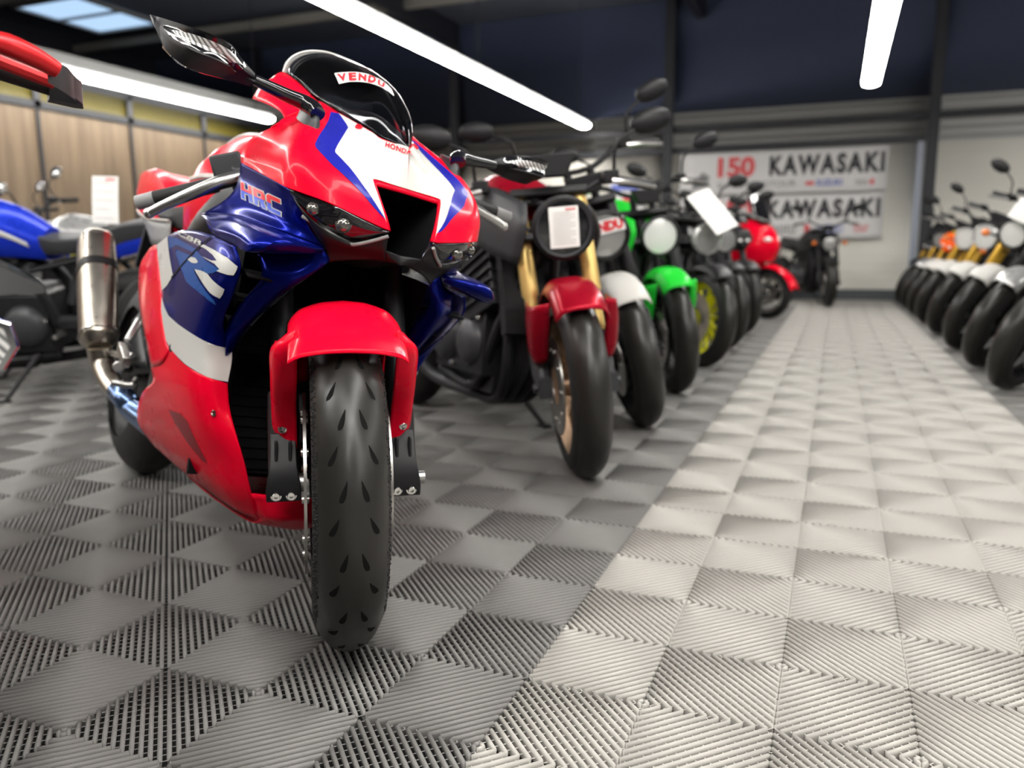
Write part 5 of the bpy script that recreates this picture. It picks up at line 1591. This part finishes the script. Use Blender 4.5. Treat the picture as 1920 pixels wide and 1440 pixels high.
    for sg in (-1, 1):
        cv = MB()
        cv.lathe([(0, 0.035), (0.06, 0.033), (0.085, 0.015), (0.09, 0.0)], c=(-0.56, sg * 0.13, 0.38), axis=(0, sg, 0), n=24)
        cv.lathe([(0, 0.05), (0.07, 0.045), (0.10, 0.02), (0.105, 0.0)], c=(-0.76, sg * 0.13, 0.39), axis=(0, sg, 0), n=24)
        cv.build('engine_cover', 'greyplastic', eo)
        for (bx_, bz) in ((-0.50, 0.47), (-0.62, 0.50), (-0.86, 0.42), (-0.56, 0.30), (-0.70, 0.285)):
            bt = MB()
            bt.lathe([(0, 0.012), (0.010, 0.011), (0.013, 0.0)], c=(bx_, sg * 0.135, bz), axis=(0, sg, 0), n=10)
            bt.build('engine_bolt', 'steel', eo)
    rd = MB()
    rd.box((-0.33, 0, 0.56), (0.035, 0.27, 0.28), roty(rad(-18)))
    rd.build('radiator', 'black', r)
    hd_ = MB()
    for yy in (-0.09, -0.03, 0.03, 0.09):
        hd_.tube([(-0.42, yy, 0.54), (-0.345, yy, 0.44), (-0.36, yy * 0.9, 0.27), (-0.47, yy * 0.6, 0.175), (-0.70, yy * 0.4, 0.165)], 0.019, n=8, smooth=4)
    hd_.build('exhaust_header', g['header'], r)
    es = g['exhaust_side']
    mf_ = MB()
    mf_.tube([(-0.70, es * 0.03, 0.165), (-0.95, es * 0.10, 0.20), (-1.06, es * 0.16, 0.30)], 0.026, n=10, smooth=4)
    mf_.tube([(-1.03, es * 0.165, 0.28), (-1.10, es * 0.185, 0.35), (-1.35, es * 0.205, 0.52), (-1.42, es * 0.205, 0.56)], [0.03, 0.055, 0.057, 0.04], n=16)
    mf_.build('muffler', g['muf'], r)
    rc_ = (-1.43, 0, 0.315)
    rt = wheel_tyre(0.315, 0.18, 11, 48, None, rc_)
    rt.build('rear_tyre', 'rubber', r)
    rim_mesh(None, rc_, 0.218, 0.14, g['spokes'], 36).build('rear_rim', g['rim'], r)
    disc_mesh(None, rc_, -0.08, 0.11).build('rear_brake_disc', 'disc', r)
    sp_ = MB()
    sp_.lathe([(0.06, 0.083), (0.10, 0.083), (0.10, 0.089), (0.06, 0.089)], c=rc_, n=32, closed=True)
    sp_.build('sprocket', 'steel', r)
    sa = MB()
    for sg in (-1, 1):
        sa.tube([(-0.88, sg * 0.09, 0.40), (-1.15, sg * 0.115, 0.39), (-1.43, sg * 0.118, 0.315)], [0.028, 0.033, 0.024], n=10, smooth=3, flat=1.4)
    sa.cyl((-1.43, -0.14, 0.315), (-1.43, 0.14, 0.315), 0.016, n=12)
    sa.build('swingarm', g['frame'], r)
    sk_ = MB()
    sk_.tube([(-0.95, 0.02, 0.48), (-1.05, 0.02, 0.70)], 0.03, n=12)
    sk_.build('shock_absorber', 'greyplastic', r)
    for sg in (-1, 1):
        fp_ = MB()
        fp_.tube([(-0.90, sg * 0.11, 0.36), (-0.95, sg * 0.15, 0.36), (-0.955, sg * 0.24, 0.365)], 0.011, n=8)
        fp_.build('footpeg', 'alu', r)
    if g['stand']:
        ta_ = math.tan(rad(lean))
        yf = 0.285
        zf = yf * ta_ + (zmin) / math.cos(rad(lean)) + 0.008
        sd = MB()
        sd.tube([(-0.78, 0.11, 0.24), (-0.72, 0.20, 0.14), (-0.68, yf, zf)], [0.015, 0.012, 0.011], n=8)
        sd.box((-0.67, yf, zf - 0.004), (0.06, 0.04, 0.008), rotx(rad(lean)))
        sd.build('side_stand', 'black', r)
    return r, T

def sheet(r, T, c, w_, h, nrm, up, label, lines=10, name='price_sheet', head=True, local=True, group='paper price sheets'):
    # a printed sheet of paper fixed to a parked motorcycle
    Mx = r.matrix_basis @ (T if T is not None else Matrix.Identity(4))
    n = Vector(nrm).normalized()
    u_ = Vector(up)
    u_ = (u_ - n * u_.dot(n)).normalized()
    s_ = u_.cross(n)
    c = Vector(c)
    o = None
    mb = MB(Mx)
    mb.patch([[c - s_ * w_ / 2 - u_ * h / 2 - n * 0.002, c - u_ * h / 2 + n * 0.002, c + s_ * w_ / 2 - u_ * h / 2 - n * 0.002],
              [c - s_ * w_ / 2, c + n * 0.004, c + s_ * w_ / 2],
              [c - s_ * w_ / 2 + u_ * h / 2 - n * 0.002, c + u_ * h / 2 + n * 0.002, c + s_ * w_ / 2 + u_ * h / 2 - n * 0.002]], 4, 4)
    for i in range(lines):
        z = h * (0.36 - 0.76 * i / max(1, lines - 1))
        a = c - s_ * w_ * 0.38 + u_ * z + n * 0.006
        b = c + s_ * w_ * (0.38 if i % 3 else 0.2) + u_ * z + n * 0.006
        mb.add([a, b, b + u_ * h * 0.016, a + u_ * h * 0.016], [(0, 1, 2, 3)], 1)
    if head:
        a = c + u_ * h * 0.42 + s_ * w_ * 0.05 + n * 0.006
        b = c + u_ * h * 0.42 + s_ * w_ * 0.40 + n * 0.006
        mb.add([a, b, b + u_ * h * 0.03, a + u_ * h * 0.03], [(0, 1, 2, 3)], 2)
    o = mb.build(name, ['paper', 'print', 'redink'], None, smooth=0, merge=False)
    return tag(o, label, 'price sheet', group)

# ------------------------------------------------------------------ the left row, going away from the camera
LG = 'parked motorcycles of the left row'
nb, nT = bike('dark motorcycle with a red lever guard on its handlebar, cut off by the left edge', -0.84, -1.14, -31, 3, -3, LG, tank='black', fender='black', fork='black', rim='black', lamp='mask', mirrors=False, lever='redlever', bars=-0.035, muf='steel', frame='greyplastic')
e_hbr = [o for o in nb.children if o.name.startswith('handlebar')][0]
hz_ = 0.985 - 0.035
gd = MB(nT)
gd.tube([(-0.275, 0.385, hz_ - 0.004), (-0.265, 0.36, hz_ + 0.006), (-0.262, 0.335, hz_ + 0.014), (-0.268, 0.305, hz_ + 0.02)], [0.010, 0.0125, 0.013, 0.010], n=12, smooth=4)
gd.build('lever_guard', 'redlever', e_hbr)
gk = MB(nT)
gk.loft([[(-0.415, 0.385, hz_ - 0.02), (-0.385, 0.385, hz_ - 0.02), (-0.385, 0.385, hz_ + 0.02), (-0.415, 0.385, hz_ + 0.02)], [(-0.39, 0.425, hz_ - 0.028), (-0.35, 0.42, hz_ - 0.028), (-0.35, 0.42, hz_ + 0.0), (-0.39, 0.425, hz_ + 0.0)], [(-0.30, 0.40, hz_ - 0.028), (-0.275, 0.375, hz_ - 0.020), (-0.275, 0.375, hz_ + 0.010), (-0.30, 0.40, hz_ + 0.006)]], nu=3)
gk.build('guard_bracket', 'black', e_hbr, bevel=0.003)
rc1 = MB(nT)
rc1.tube([(-0.33, 0.235, hz_ + 0.025), (-0.36, 0.31, hz_ + 0.014)], [0.021, 0.021], n=14)
rc1.build('red_clamp', 'redlever', e_hbr)
ia = MB(nT)
ia.tube([(-0.14, 0.12, 0.63), (-0.10, 0.20, 0.635), (-0.085, 0.265, 0.636)], 0.009, n=10, smooth=3)
iao = ia.build('indicator_arm', 'black', nb)
ih = MB(nT)
hexa = [(0.0, 0.032), (0.030, 0.020), (0.036, -0.004), (0.022, -0.028), (-0.02, -0.030), (-0.034, 0.006)]
ih.loft([[(-0.115, 0.283 + a * 0.7, 0.637 + b * 0.7) for a, b in hexa], [(-0.08, 0.283 + a, 0.637 + b) for a, b in hexa], [(-0.062, 0.283 + a * 0.9, 0.637 + b * 0.9) for a, b in hexa]], nu=2)
iho = ih.build('indicator_housing', 'chrome', iao, smooth=25)
il_ = MB(nT)
il_.add([(-0.061, 0.283 + a * 0.74, 0.637 + b * 0.74) for a, b in hexa], [tuple(range(6))])
il_.build('indicator_lens', 'flute', iho, smooth=0, solid=0.002)
sh_ = MB(nT)
sh_.loft([[(-0.12, 0.13, 0.75), (-0.06, 0.15, 0.74), (-0.05, 0.15, 0.68), (-0.12, 0.13, 0.67)],
          [(-0.08, 0.27, 0.735), (-0.03, 0.28, 0.722), (-0.03, 0.28, 0.685), (-0.08, 0.27, 0.68)],
          [(-0.04, 0.337, 0.700), (-0.025, 0.340, 0.695), (-0.025, 0.340, 0.689), (-0.04, 0.337, 0.687)]], nu=3)
sh_.build('chrome_side_cover', 'chrome', nb)
b1, t1 = bike('dark red naked motorcycle with gold fork, a ring headlight and a paper sheet on it', -0.70, 1.0, -40, 5, -24, LG, bars=-0.07, guards=True, shroud='greyplastic', muf='greyplastic', engine='engine')
b2, t2 = bike('black motorcycle with a white front fender and a red sold sign on its headlight', -0.69, 1.80, -34, -2, -30, LG, tank='black', fender='white', fork='black', rim='black', lamp='round', lamp_m='lens', bars=0.10, shroud='black', stand=True)
b3, t3 = bike('black motorcycle with a bright green front fender and round headlight', -0.71, 2.62, -36, 4, -26, LG, tank='green', fender='green', fork='black', rim='black', lamp='round', shell='black', guards=True, shroud='green', bars=0.05)
b4, t4 = bike('motorcycle with bright yellow wheel rims in the left row', -0.71, 3.60, -38, 8, -11, LG, tank='black', fender='black', fork='greyplastic', rim='yellow', lamp='round', lamp_m='lens', shell='silver', spokes=7)
b5, t5 = bike('black motorcycle with dark blue rims, next after the yellow-rimmed one', -0.70, 4.58, -38, 8, -20, LG, tank='silver', fender='black', fork='greyplastic', rim='navyrim', lamp='round', lamp_m='lens', fender_hi=True, spokes=7)
b6, t6 = bike('dark motorcycle with blue rims, second before the red scooter', -0.70, 5.62, -38, 8, -20, LG, tank='black', fender='black', fork='greyplastic', rim='navyrim', lamp='mask', fly='black')
b7, t7 = bike('dark motorcycle almost hidden between the blue-rimmed ones and the red scooter', -1.02, 6.55, -38, 8, -20, LG, tank='black', fender='black', fork='black', rim='black', lamp='mask', mirrors=True)

# sold sticker on the second headlight
fcz = Vector((-0.04, 0, 0.79))
stb = MB(t2)
p0 = fcz + Vector((0.028, 0, 0.03))
stb.add([p0 + Vector((0, -0.085, -0.024)), p0 + Vector((0, 0.085, -0.024)), p0 + Vector((-0.006, 0.085, 0.030)), p0 + Vector((-0.006, -0.085, 0.030))], [(0, 1, 2, 3)])
so_ = stb.build('sold_sticker', 'tape', b2, smooth=0, solid=0.001)
q2 = [p0 + Vector((0.0015, -0.078, -0.017)), p0 + Vector((0.0015, 0.078, -0.017)), p0 + Vector((-0.0035, 0.078, 0.024)), p0 + Vector((-0.0035, -0.078, 0.024))]
tv, tf = text_shape('VENDU', bold=0.07)
tb = MB(t2)
tb.add(on_quad(tv, q2), tf)
tb.build('sold_lettering', 'redink', so_, smooth=0, merge=False)

sheet(b1, t1, (-0.011, 0, 0.79), 0.092, 0.125, (0.98, 0, -0.10), (0, 0, 1), 'white printed sheet stuck on the ring headlight of the dark red motorcycle', 12)
sheet(b4, t4, (0.03, -0.02, 0.95), 0.20, 0.30, (0.80, 0.0, 0.55), (-0.35, -0.42, 0.8), 'large white sheet leaning on the yellow-rimmed motorcycle above its headlight', 0, head=False)

# red scooter at the end of the row
def scooter(x, y, head, label):
    r = empty('scooter', label, 'scooter', (x, y, 0), (0, 0, rad(head)), LG)
    c = (0, 0, 0.265)
    wheel_tyre(0.265, 0.12, 11, 48, None, c).build('front_tyre', 'rubber', r)
    rim_mesh(None, c, 0.19, 0.08, 5, 36, twin=False).build('front_rim', 'alu', r)
    disc_mesh(None, c, -0.06, 0.12).build('brake_disc', 'disc', r)
    m = MB()
    rows = [[(0.28 * math.cos(rad(d)) * k, -0.085 * t, 0.265 + 0.305 * math.sin(rad(d)) - 0.03 * t * t) for t in (0, 0.5, 1)] for d, k in ((12, 1.12), (40, 1.1), (75, 1.05), (110, 1.0), (140, 1.0))]
    m.patch(rows, 4, 4)
    m.mirror()
    m.build('front_fender', 'red', r, solid=0.004)
    fk = MB()
    for sg in (-1, 1):
        fk.tube([(0, sg * 0.085, 0.265), (-0.10, sg * 0.085, 0.52), (-0.20, sg * 0.05, 0.78)], 0.022, n=10)
    fk.build('fork', 'black', r)
    ap = MB()
    ap.loft([[(0.02, 0, 0.60), (-0.04, 0.16, 0.60), (-0.22, 0.19, 0.56), (-0.24, 0, 0.56), (-0.22, -0.19, 0.56), (-0.04, -0.16, 0.60)],
             [(0.08, 0, 0.76), (0.0, 0.17, 0.76), (-0.24, 0.24, 0.74), (-0.28, 0, 0.74), (-0.24, -0.24, 0.74), (0.0, -0.17, 0.76)],
             [(0.02, 0, 0.92), (-0.06, 0.15, 0.92), (-0.26, 0.21, 0.95), (-0.30, 0, 0.95), (-0.26, -0.21, 0.95), (-0.06, -0.15, 0.92)],
             [(-0.10, 0, 1.02), (-0.14, 0.09, 1.02), (-0.26, 0.12, 1.04), (-0.29, 0, 1.04), (-0.26, -0.12, 1.04), (-0.14, -0.09, 1.02)]], nu=4, nv=2)
    ao = ap.build('front_fairing', 'red', r)
    for sg in (-1, 1):
        h = MB()
        h.ball((0.015, sg * 0.09, 0.82), (0.05, 0.055, 0.03))
        h.build('headlight', 'lampglass', ao)
        gsd = MB()
        gsd.patch([[(-0.10, sg * 0.20, 0.74), (-0.30, sg * 0.235, 0.80), (-0.5, sg * 0.22, 0.72)], [(-0.14, sg * 0.19, 0.60), (-0.32, sg * 0.22, 0.62), (-0.55, sg * 0.21, 0.58)], [(-0.2, sg * 0.15, 0.42), (-0.4, sg * 0.18, 0.40), (-0.6, sg * 0.19, 0.42)]], 3, 3)
        gsd.build('leg_shield', 'red', r, solid=0.004)
    w_ = MB()
    w_.patch([[(-0.06, -0.11, 0.98), (0.0, 0, 0.99), (-0.06, 0.11, 0.98)], [(-0.14, -0.16, 1.14), (-0.08, 0, 1.17), (-0.14, 0.16, 1.14)], [(-0.22, -0.13, 1.30), (-0.18, 0, 1.33), (-0.22, 0.13, 1.30)]], 4, 4)
    w_.build('windshield', 'smoke_lens', r, solid=0.004)
    b = MB()
    b.tube([(-0.34, -0.34, 1.05), (-0.26, -0.1, 1.06), (-0.26, 0.1, 1.06), (-0.34, 0.34, 1.05)], 0.014, n=10, smooth=4)
    b.cyl((-0.2, 0, 0.78), (-0.27, 0, 1.07), 0.03)
    bo = b.build('handlebar', 'black', r)
    for sg in (-1, 1):
        mm = MB()
        mm.tube([(-0.28, sg * 0.2, 1.07), (-0.24, sg * 0.28, 1.2)], 0.007, n=8)
        mm.ball((-0.25, sg * 0.32, 1.23), (0.025, 0.085, 0.05))
        mm.build('mirror', 'black', bo)
    s = MB()
    s.loft([sring(-0.75, 0.78, 0.62, 0.10), sring(-0.95, 0.80, 0.60, 0.17), sring(-1.15, 0.84, 0.62, 0.17), sring(-1.35, 0.90, 0.68, 0.15), sring(-1.6, 0.92, 0.78, 0.10)], nu=3, nv=2)
    s.build('seat', 'seat', r)
    bd = MB()
    bd.loft([sring(-0.3, 0.45, 0.22, 0.16), sring(-0.7, 0.50, 0.22, 0.20), sring(-0.9, 0.66, 0.26, 0.22), sring(-1.2, 0.74, 0.36, 0.22), sring(-1.6, 0.84, 0.60, 0.13)], nu=3, nv=2)
    bd.build('body', 'greyplastic', r)
    c2 = (-1.35, 0, 0.265)
    wheel_tyre(0.265, 0.13, 11, 48, None, c2).build('rear_tyre', 'rubber', r)
    rim_mesh(None, c2, 0.19, 0.09, 5, 36, twin=False).build('rear_rim', 'alu', r)
    cs = MB()
    cs.tube([(-0.85, 0.02, 0.30), (-1.1, 0.12, 0.28), (-1.36, 0.12, 0.265)], [0.08, 0.07, 0.05], n=12)
    cs.tube([(-0.9, -0.12, 0.25), (-1.1, -0.16, 0.30), (-1.55, -0.17, 0.42)], [0.03, 0.055, 0.055], n=12)
    cs.tube([(-0.8, 0.14, 0.30), (-0.76, 0.20, 0.006)], 0.014, n=8)
    cs.build('engine', 'engine', r)
    return r
scooter(-0.60, 7.42, -26, 'bright red scooter with black windshield at the far end of the left row')

# lone black motorcycle against the back wall
bike('black motorcycle with amber indicators standing alone against the back wall', -0.05, 9.5, -61, 8, -20, 'parked motorcycles', tank='black', fender='black', fork='black', rim='black', lamp='round', lamp_m='lens', blinkers=True, bars=0.06, mirrors=True)

# ------------------------------------------------------------------ the right row, facing the aisle
RG = 'parked motorcycles of the right row'
RX = 0.93
rights = [
    (3.32, 'nearest dark motorcycle of the right row, half out of the picture', dict(fender_hi=True, lamp_up=0.07, tank='black', fender='black', fork='black', rim='black', lamp='round', lamp_m='lens')),
    (4.16, 'black motorcycle with a pale grey fender, second of the right row', dict(mirrors=False, bars=-0.05, fender_hi=True, lamp_up=0.07, tank='black', fender='silver', fork='black', rim='black', lamp='mask', fly='black')),
    (5.12, 'motorcycle with gold fork tubes and white fender, third of the right row', dict(fender_hi=True, lamp_up=0.07, tank='silver', fender='white', fork='dullgold', rim='black', lamp='round', lamp_m='lampglass', blinkers=True)),
    (6.22, 'silver motorcycle with gold fork tubes, white fender and round lamp, fourth of the right row', dict(mirrors=False, fender_hi=True, lamp_up=0.07, tank='silver', fender='white', fork='dullgold', rim='black', lamp='round', shell='silver', bars=-0.02)),
    (7.30, 'motorcycle with amber indicators and gold fork tubes, fifth of the right row', dict(fender_hi=True, lamp_up=0.07, tank='black', fender='white', fork='dullgold', rim='black', lamp='round', shell='silver', blinkers=True)),
    (8.26, 'motorcycle with a bright orange headlight mask in the right row', dict(mirrors=False, fender_hi=True, lamp_up=0.07, tank='orange', fender='white', fork='dullgold', rim='black', lamp='mask', shell='orange', bars=-0.02)),
    (9.22, 'dark motorcycle with gold fork tubes, last but one of the right row', dict(fender_hi=True, lamp_up=0.07, tank='black', fender='silver', fork='dullgold', rim='black', lamp='round', lamp_m='lens')),
    (10.15, 'tall dark motorcycle at the far end of the right row by the wall post', dict(fender_hi=True, lamp_up=0.07, tank='black', fender='black', fork='dullgold', rim='black', lamp='mask', bars=0.04, fly='black')),
]
RB = []
for yy, lab, kw in rights:
    RB.append(bike(lab, RX, yy, 212, 13, 24, RG, **kw))
sheet(RB[2][0], RB[2][1], (-0.03, 0.03, 1.06), 0.15, 0.2, (0.9, 0, 0.4), (-0.3, 0.1, 0.9), 'white sheet above the headlight of the third motorcycle in the right row', 6)

# ------------------------------------------------------------------ second row behind the near motorcycle
BG = 'motorcycles by the panelled wall'
k1 = bike('blue and white motorcycle seen from its side, left of the near red one', -4.40, 1.26, 201, 10, 10, BG, tank='royal', fender='royal', fork='dullgold', rim='royal', lamp='mask', tail='royal', seat_m='greyplastic', mirrors=False, engine='engine')
tkb = MB()
for sg in (-1, 1):
    tkb.patch([[(-0.46, sg * 0.140, 0.91), (-0.60, sg * 0.153, 0.90), (-0.74, sg * 0.146, 0.86), (-0.84, sg * 0.122, 0.80)], [(-0.44, sg * 0.137, 0.885), (-0.60, sg * 0.155, 0.865), (-0.76, sg * 0.142, 0.825), (-0.85, sg * 0.12, 0.775)]], 3, 3)
tkb.build('tank_flash', 'white', k1[0], solid=0.003)
k2 = bike('chrome and white motorcycle with round mirrors in front of the wood wall', -5.59, 2.82, 195, 9, 10, BG, tank='silver', fender='silver', fork='greyplastic', rim='black', lamp='round', shell='chrome', bars=0.05, tail='silver')
k3 = bike('white and blue motorcycle with a yellow sticker, behind the silver muffler', -5.14, 1.86, 195, 8, 10, BG, tank='white', fender='white', fork='dullgold', rim='black', lamp='mask', tail='royal', mirrors=False, bars=0.02)
stq = MB()
for sg in (-1, 1):
    stq.patch([[(-1.12, sg * 0.118, 0.745), (-1.34, sg * 0.112, 0.775)], [(-1.12, sg * 0.118, 0.72), (-1.33, sg * 0.109, 0.75)]], 2, 2)
stq.build('tail_sticker', 'stickeryellow', k3[0], solid=0.004)
k4 = bike('black motorcycle with dark seat standing before the wood wall, behind the red tail', -6.85, 3.66, 195, 9, 10, BG, tank='black', fender='black', fork='black', rim='black', lamp='mask', bars=0.05)
sheet(k1[0], None, (-1.20, 0.02, 0.985), 0.16, 0.22, (0.3, 0.9, 0.2), (0, 0, 1), 'white sheet standing on the seat of the blue and white motorcycle', 5)

# ------------------------------------------------------------------ banners on the back wall
def banner(x0, x1, z0, z1, label, texts, name='banner', y=YB - 0.075, mt='tape', cat='banner', group=None):
    r = empty(name, label, cat, ((x0 + x1) / 2, y, z0), (0, 0, 0), group)
    W, H = x1 - x0, z1 - z0
    c = MB()
    c.patch([[(-W / 2, 0, 0), (0, 0.004, 0), (W / 2, 0, 0)], [(-W / 2, 0.004, H / 2), (0, -0.003, H / 2), (W / 2, 0.003, H / 2)], [(-W / 2, 0, H), (0, 0.003, H), (W / 2, 0, H)]], 4, 6)
    c.build('cloth', mt, r, solid=0.003, out=(0, -1, 0))
    for s, u0, u1, v0, v1, m, kw in texts:
        a = MB()
        q = [(-W / 2 + u0 * W, -0.008, v0 * H), (-W / 2 + u1 * W, -0.008, v0 * H), (-W / 2 + u1 * W, -0.008, v1 * H), (-W / 2 + u0 * W, -0.008, v1 * H)]
        if s is None:
            a.add(q, [(0, 1, 2, 3)])
        elif s == 'leaf':
            a.add(on_quad([(0, 0), (.3, .1), (1, .2), (.85, .45), (.95, .75), (.6, 1), (.35, .75), (.15, .4)], q), [tuple(range(8))])
        else:
            tv, tf = text_shape(s, **kw)
            a.add(on_quad(tv, q), tf)
        a.build('lettering' if s not in (None, 'leaf') else 'graphic', m, r, smooth=0, merge=False)
    return r
M['ban'] = mat('white_banner_cloth', (0.72, 0.71, 0.70), rough=0.7, noise=0.05)
M['ink'] = mat('black_ink', (0.02, 0.02, 0.025), rough=0.6, noise=0.05)
M['greyink'] = mat('grey_ink', (0.20, 0.20, 0.20), rough=0.6, noise=0.05)
M['blueink'] = mat('blue_ink', (0.12, 0.16, 0.50), rough=0.6, noise=0.05)
M['fadedred'] = mat('faded_red_ink', (0.70, 0.10, 0.11), rough=0.6, noise=0.05)
KW = dict(bold=0.045, spacing=1.25)
banner(-2.25, 0.64, 1.52, 2.14, 'upper white banner with red 150 and black lettering on the back wall', [
    ('150', 0.20, 0.385, 0.42, 0.90, 'fadedred', dict(bold=0.05)), ('KAWASAKI', 0.455, 0.985, 0.42, 0.88, 'ink', KW),
    ('leaf', 0.065, 0.165, 0.14, 0.56, 'greyink', {}), ('SUPERMOTOTOUR', 0.20, 0.585, 0.17, 0.31, 'greyink', dict(bold=0.0)),
    (None, 0.63, 0.67, 0.18, 0.27, 'fadedred', {}), ('SUZUKI', 0.68, 0.80, 0.16, 0.30, 'blueink', dict(bold=0.03)), ('moto', 0.86, 0.91, 0.15, 0.29, 'greyink', {}), ('4', 0.915, 0.945, 0.15, 0.29, 'fadedred', dict(bold=0.04))], mt='ban', group='white banners on the back wall')
banner(-2.25, 0.62, 0.86, 1.50, 'lower white banner with black lettering on the back wall', [
    ('KAWASAKI', 0.455, 0.985, 0.48, 0.90, 'ink', KW), ('150', 0.20, 0.385, 0.46, 0.92, 'fadedred', dict(bold=0.05)),
    ('moto', 0.47, 0.60, 0.14, 0.36, 'greyink', {}), (None, 0.64, 0.665, 0.16, 0.34, 'fadedred', {}), ('SUZUKI', 0.70, 0.82, 0.14, 0.34, 'blueink', {}), ('tour', 0.87, 0.94, 0.16, 0.34, 'fadedred', {})], mt='ban', group='white banners on the back wall')
banner(-3.35, -2.75, 1.30, 1.78, 'small white poster with a blue top on the back wall beside the post', [
    (None, 0.08, 0.80, 0.72, 0.92, 'blueink', {}), ('leaf', 0.3, 0.6, 0.12, 0.6, 'fadedred', {})], name='sign', mt='ban', cat='sign')  # the poster on the wall beside the post

# ------------------------------------------------------------------ camera and view
cam_d = bpy.data.cameras.new('camera')
cam = bpy.data.objects.new('camera', cam_d)
COL.objects.link(cam)
cam.location = (0.0475, -1.3660, 0.7148)
cam.rotation_mode = 'QUATERNION'
yaw, pitch, roll = 0.384482, -0.165662, -0.0047964
fwd = Vector((-math.sin(yaw) * math.cos(pitch), math.cos(yaw) * math.cos(pitch), math.sin(pitch)))
right0 = Vector((math.cos(yaw), math.sin(yaw), 0))
up0 = right0.cross(fwd)
right = right0 * math.cos(roll) + up0 * math.sin(roll)
upv = up0 * math.cos(roll) - right0 * math.sin(roll)
cam.rotation_quaternion = Matrix((right, upv, -fwd)).transposed().to_quaternion()
cam_d.sensor_width = 36.0
cam_d.lens = 1488.44 / 1920 * 36.0
cam_d.clip_start = 0.02
cam_d.dof.use_dof = True
cam_d.dof.focus_distance = 1.2
cam_d.dof.aperture_fstop = 2.8
SC.camera = cam

w = bpy.data.worlds.new('world')
SC.world = w
w.use_nodes = True
bg = w.node_tree.nodes['Background']
bg.inputs['Color'].default_value = (0.62, 0.68, 0.78, 1)
bg.inputs['Strength'].default_value = 0.15

vs_ = SC.view_settings
vs_.view_transform = 'Standard'
vs_.look = 'None'
vs_.gamma = 1.0
vs_.use_curve_mapping = False
vs_.exposure = 0.15
SC.cycles.use_denoising = True
SC.cycles.max_bounces = 8
SC.cycles.transparent_max_bounces = 12
SC.cycles.sample_clamp_indirect = 6.0
SC.cycles.caustics_reflective = False
SC.cycles.caustics_refractive = False
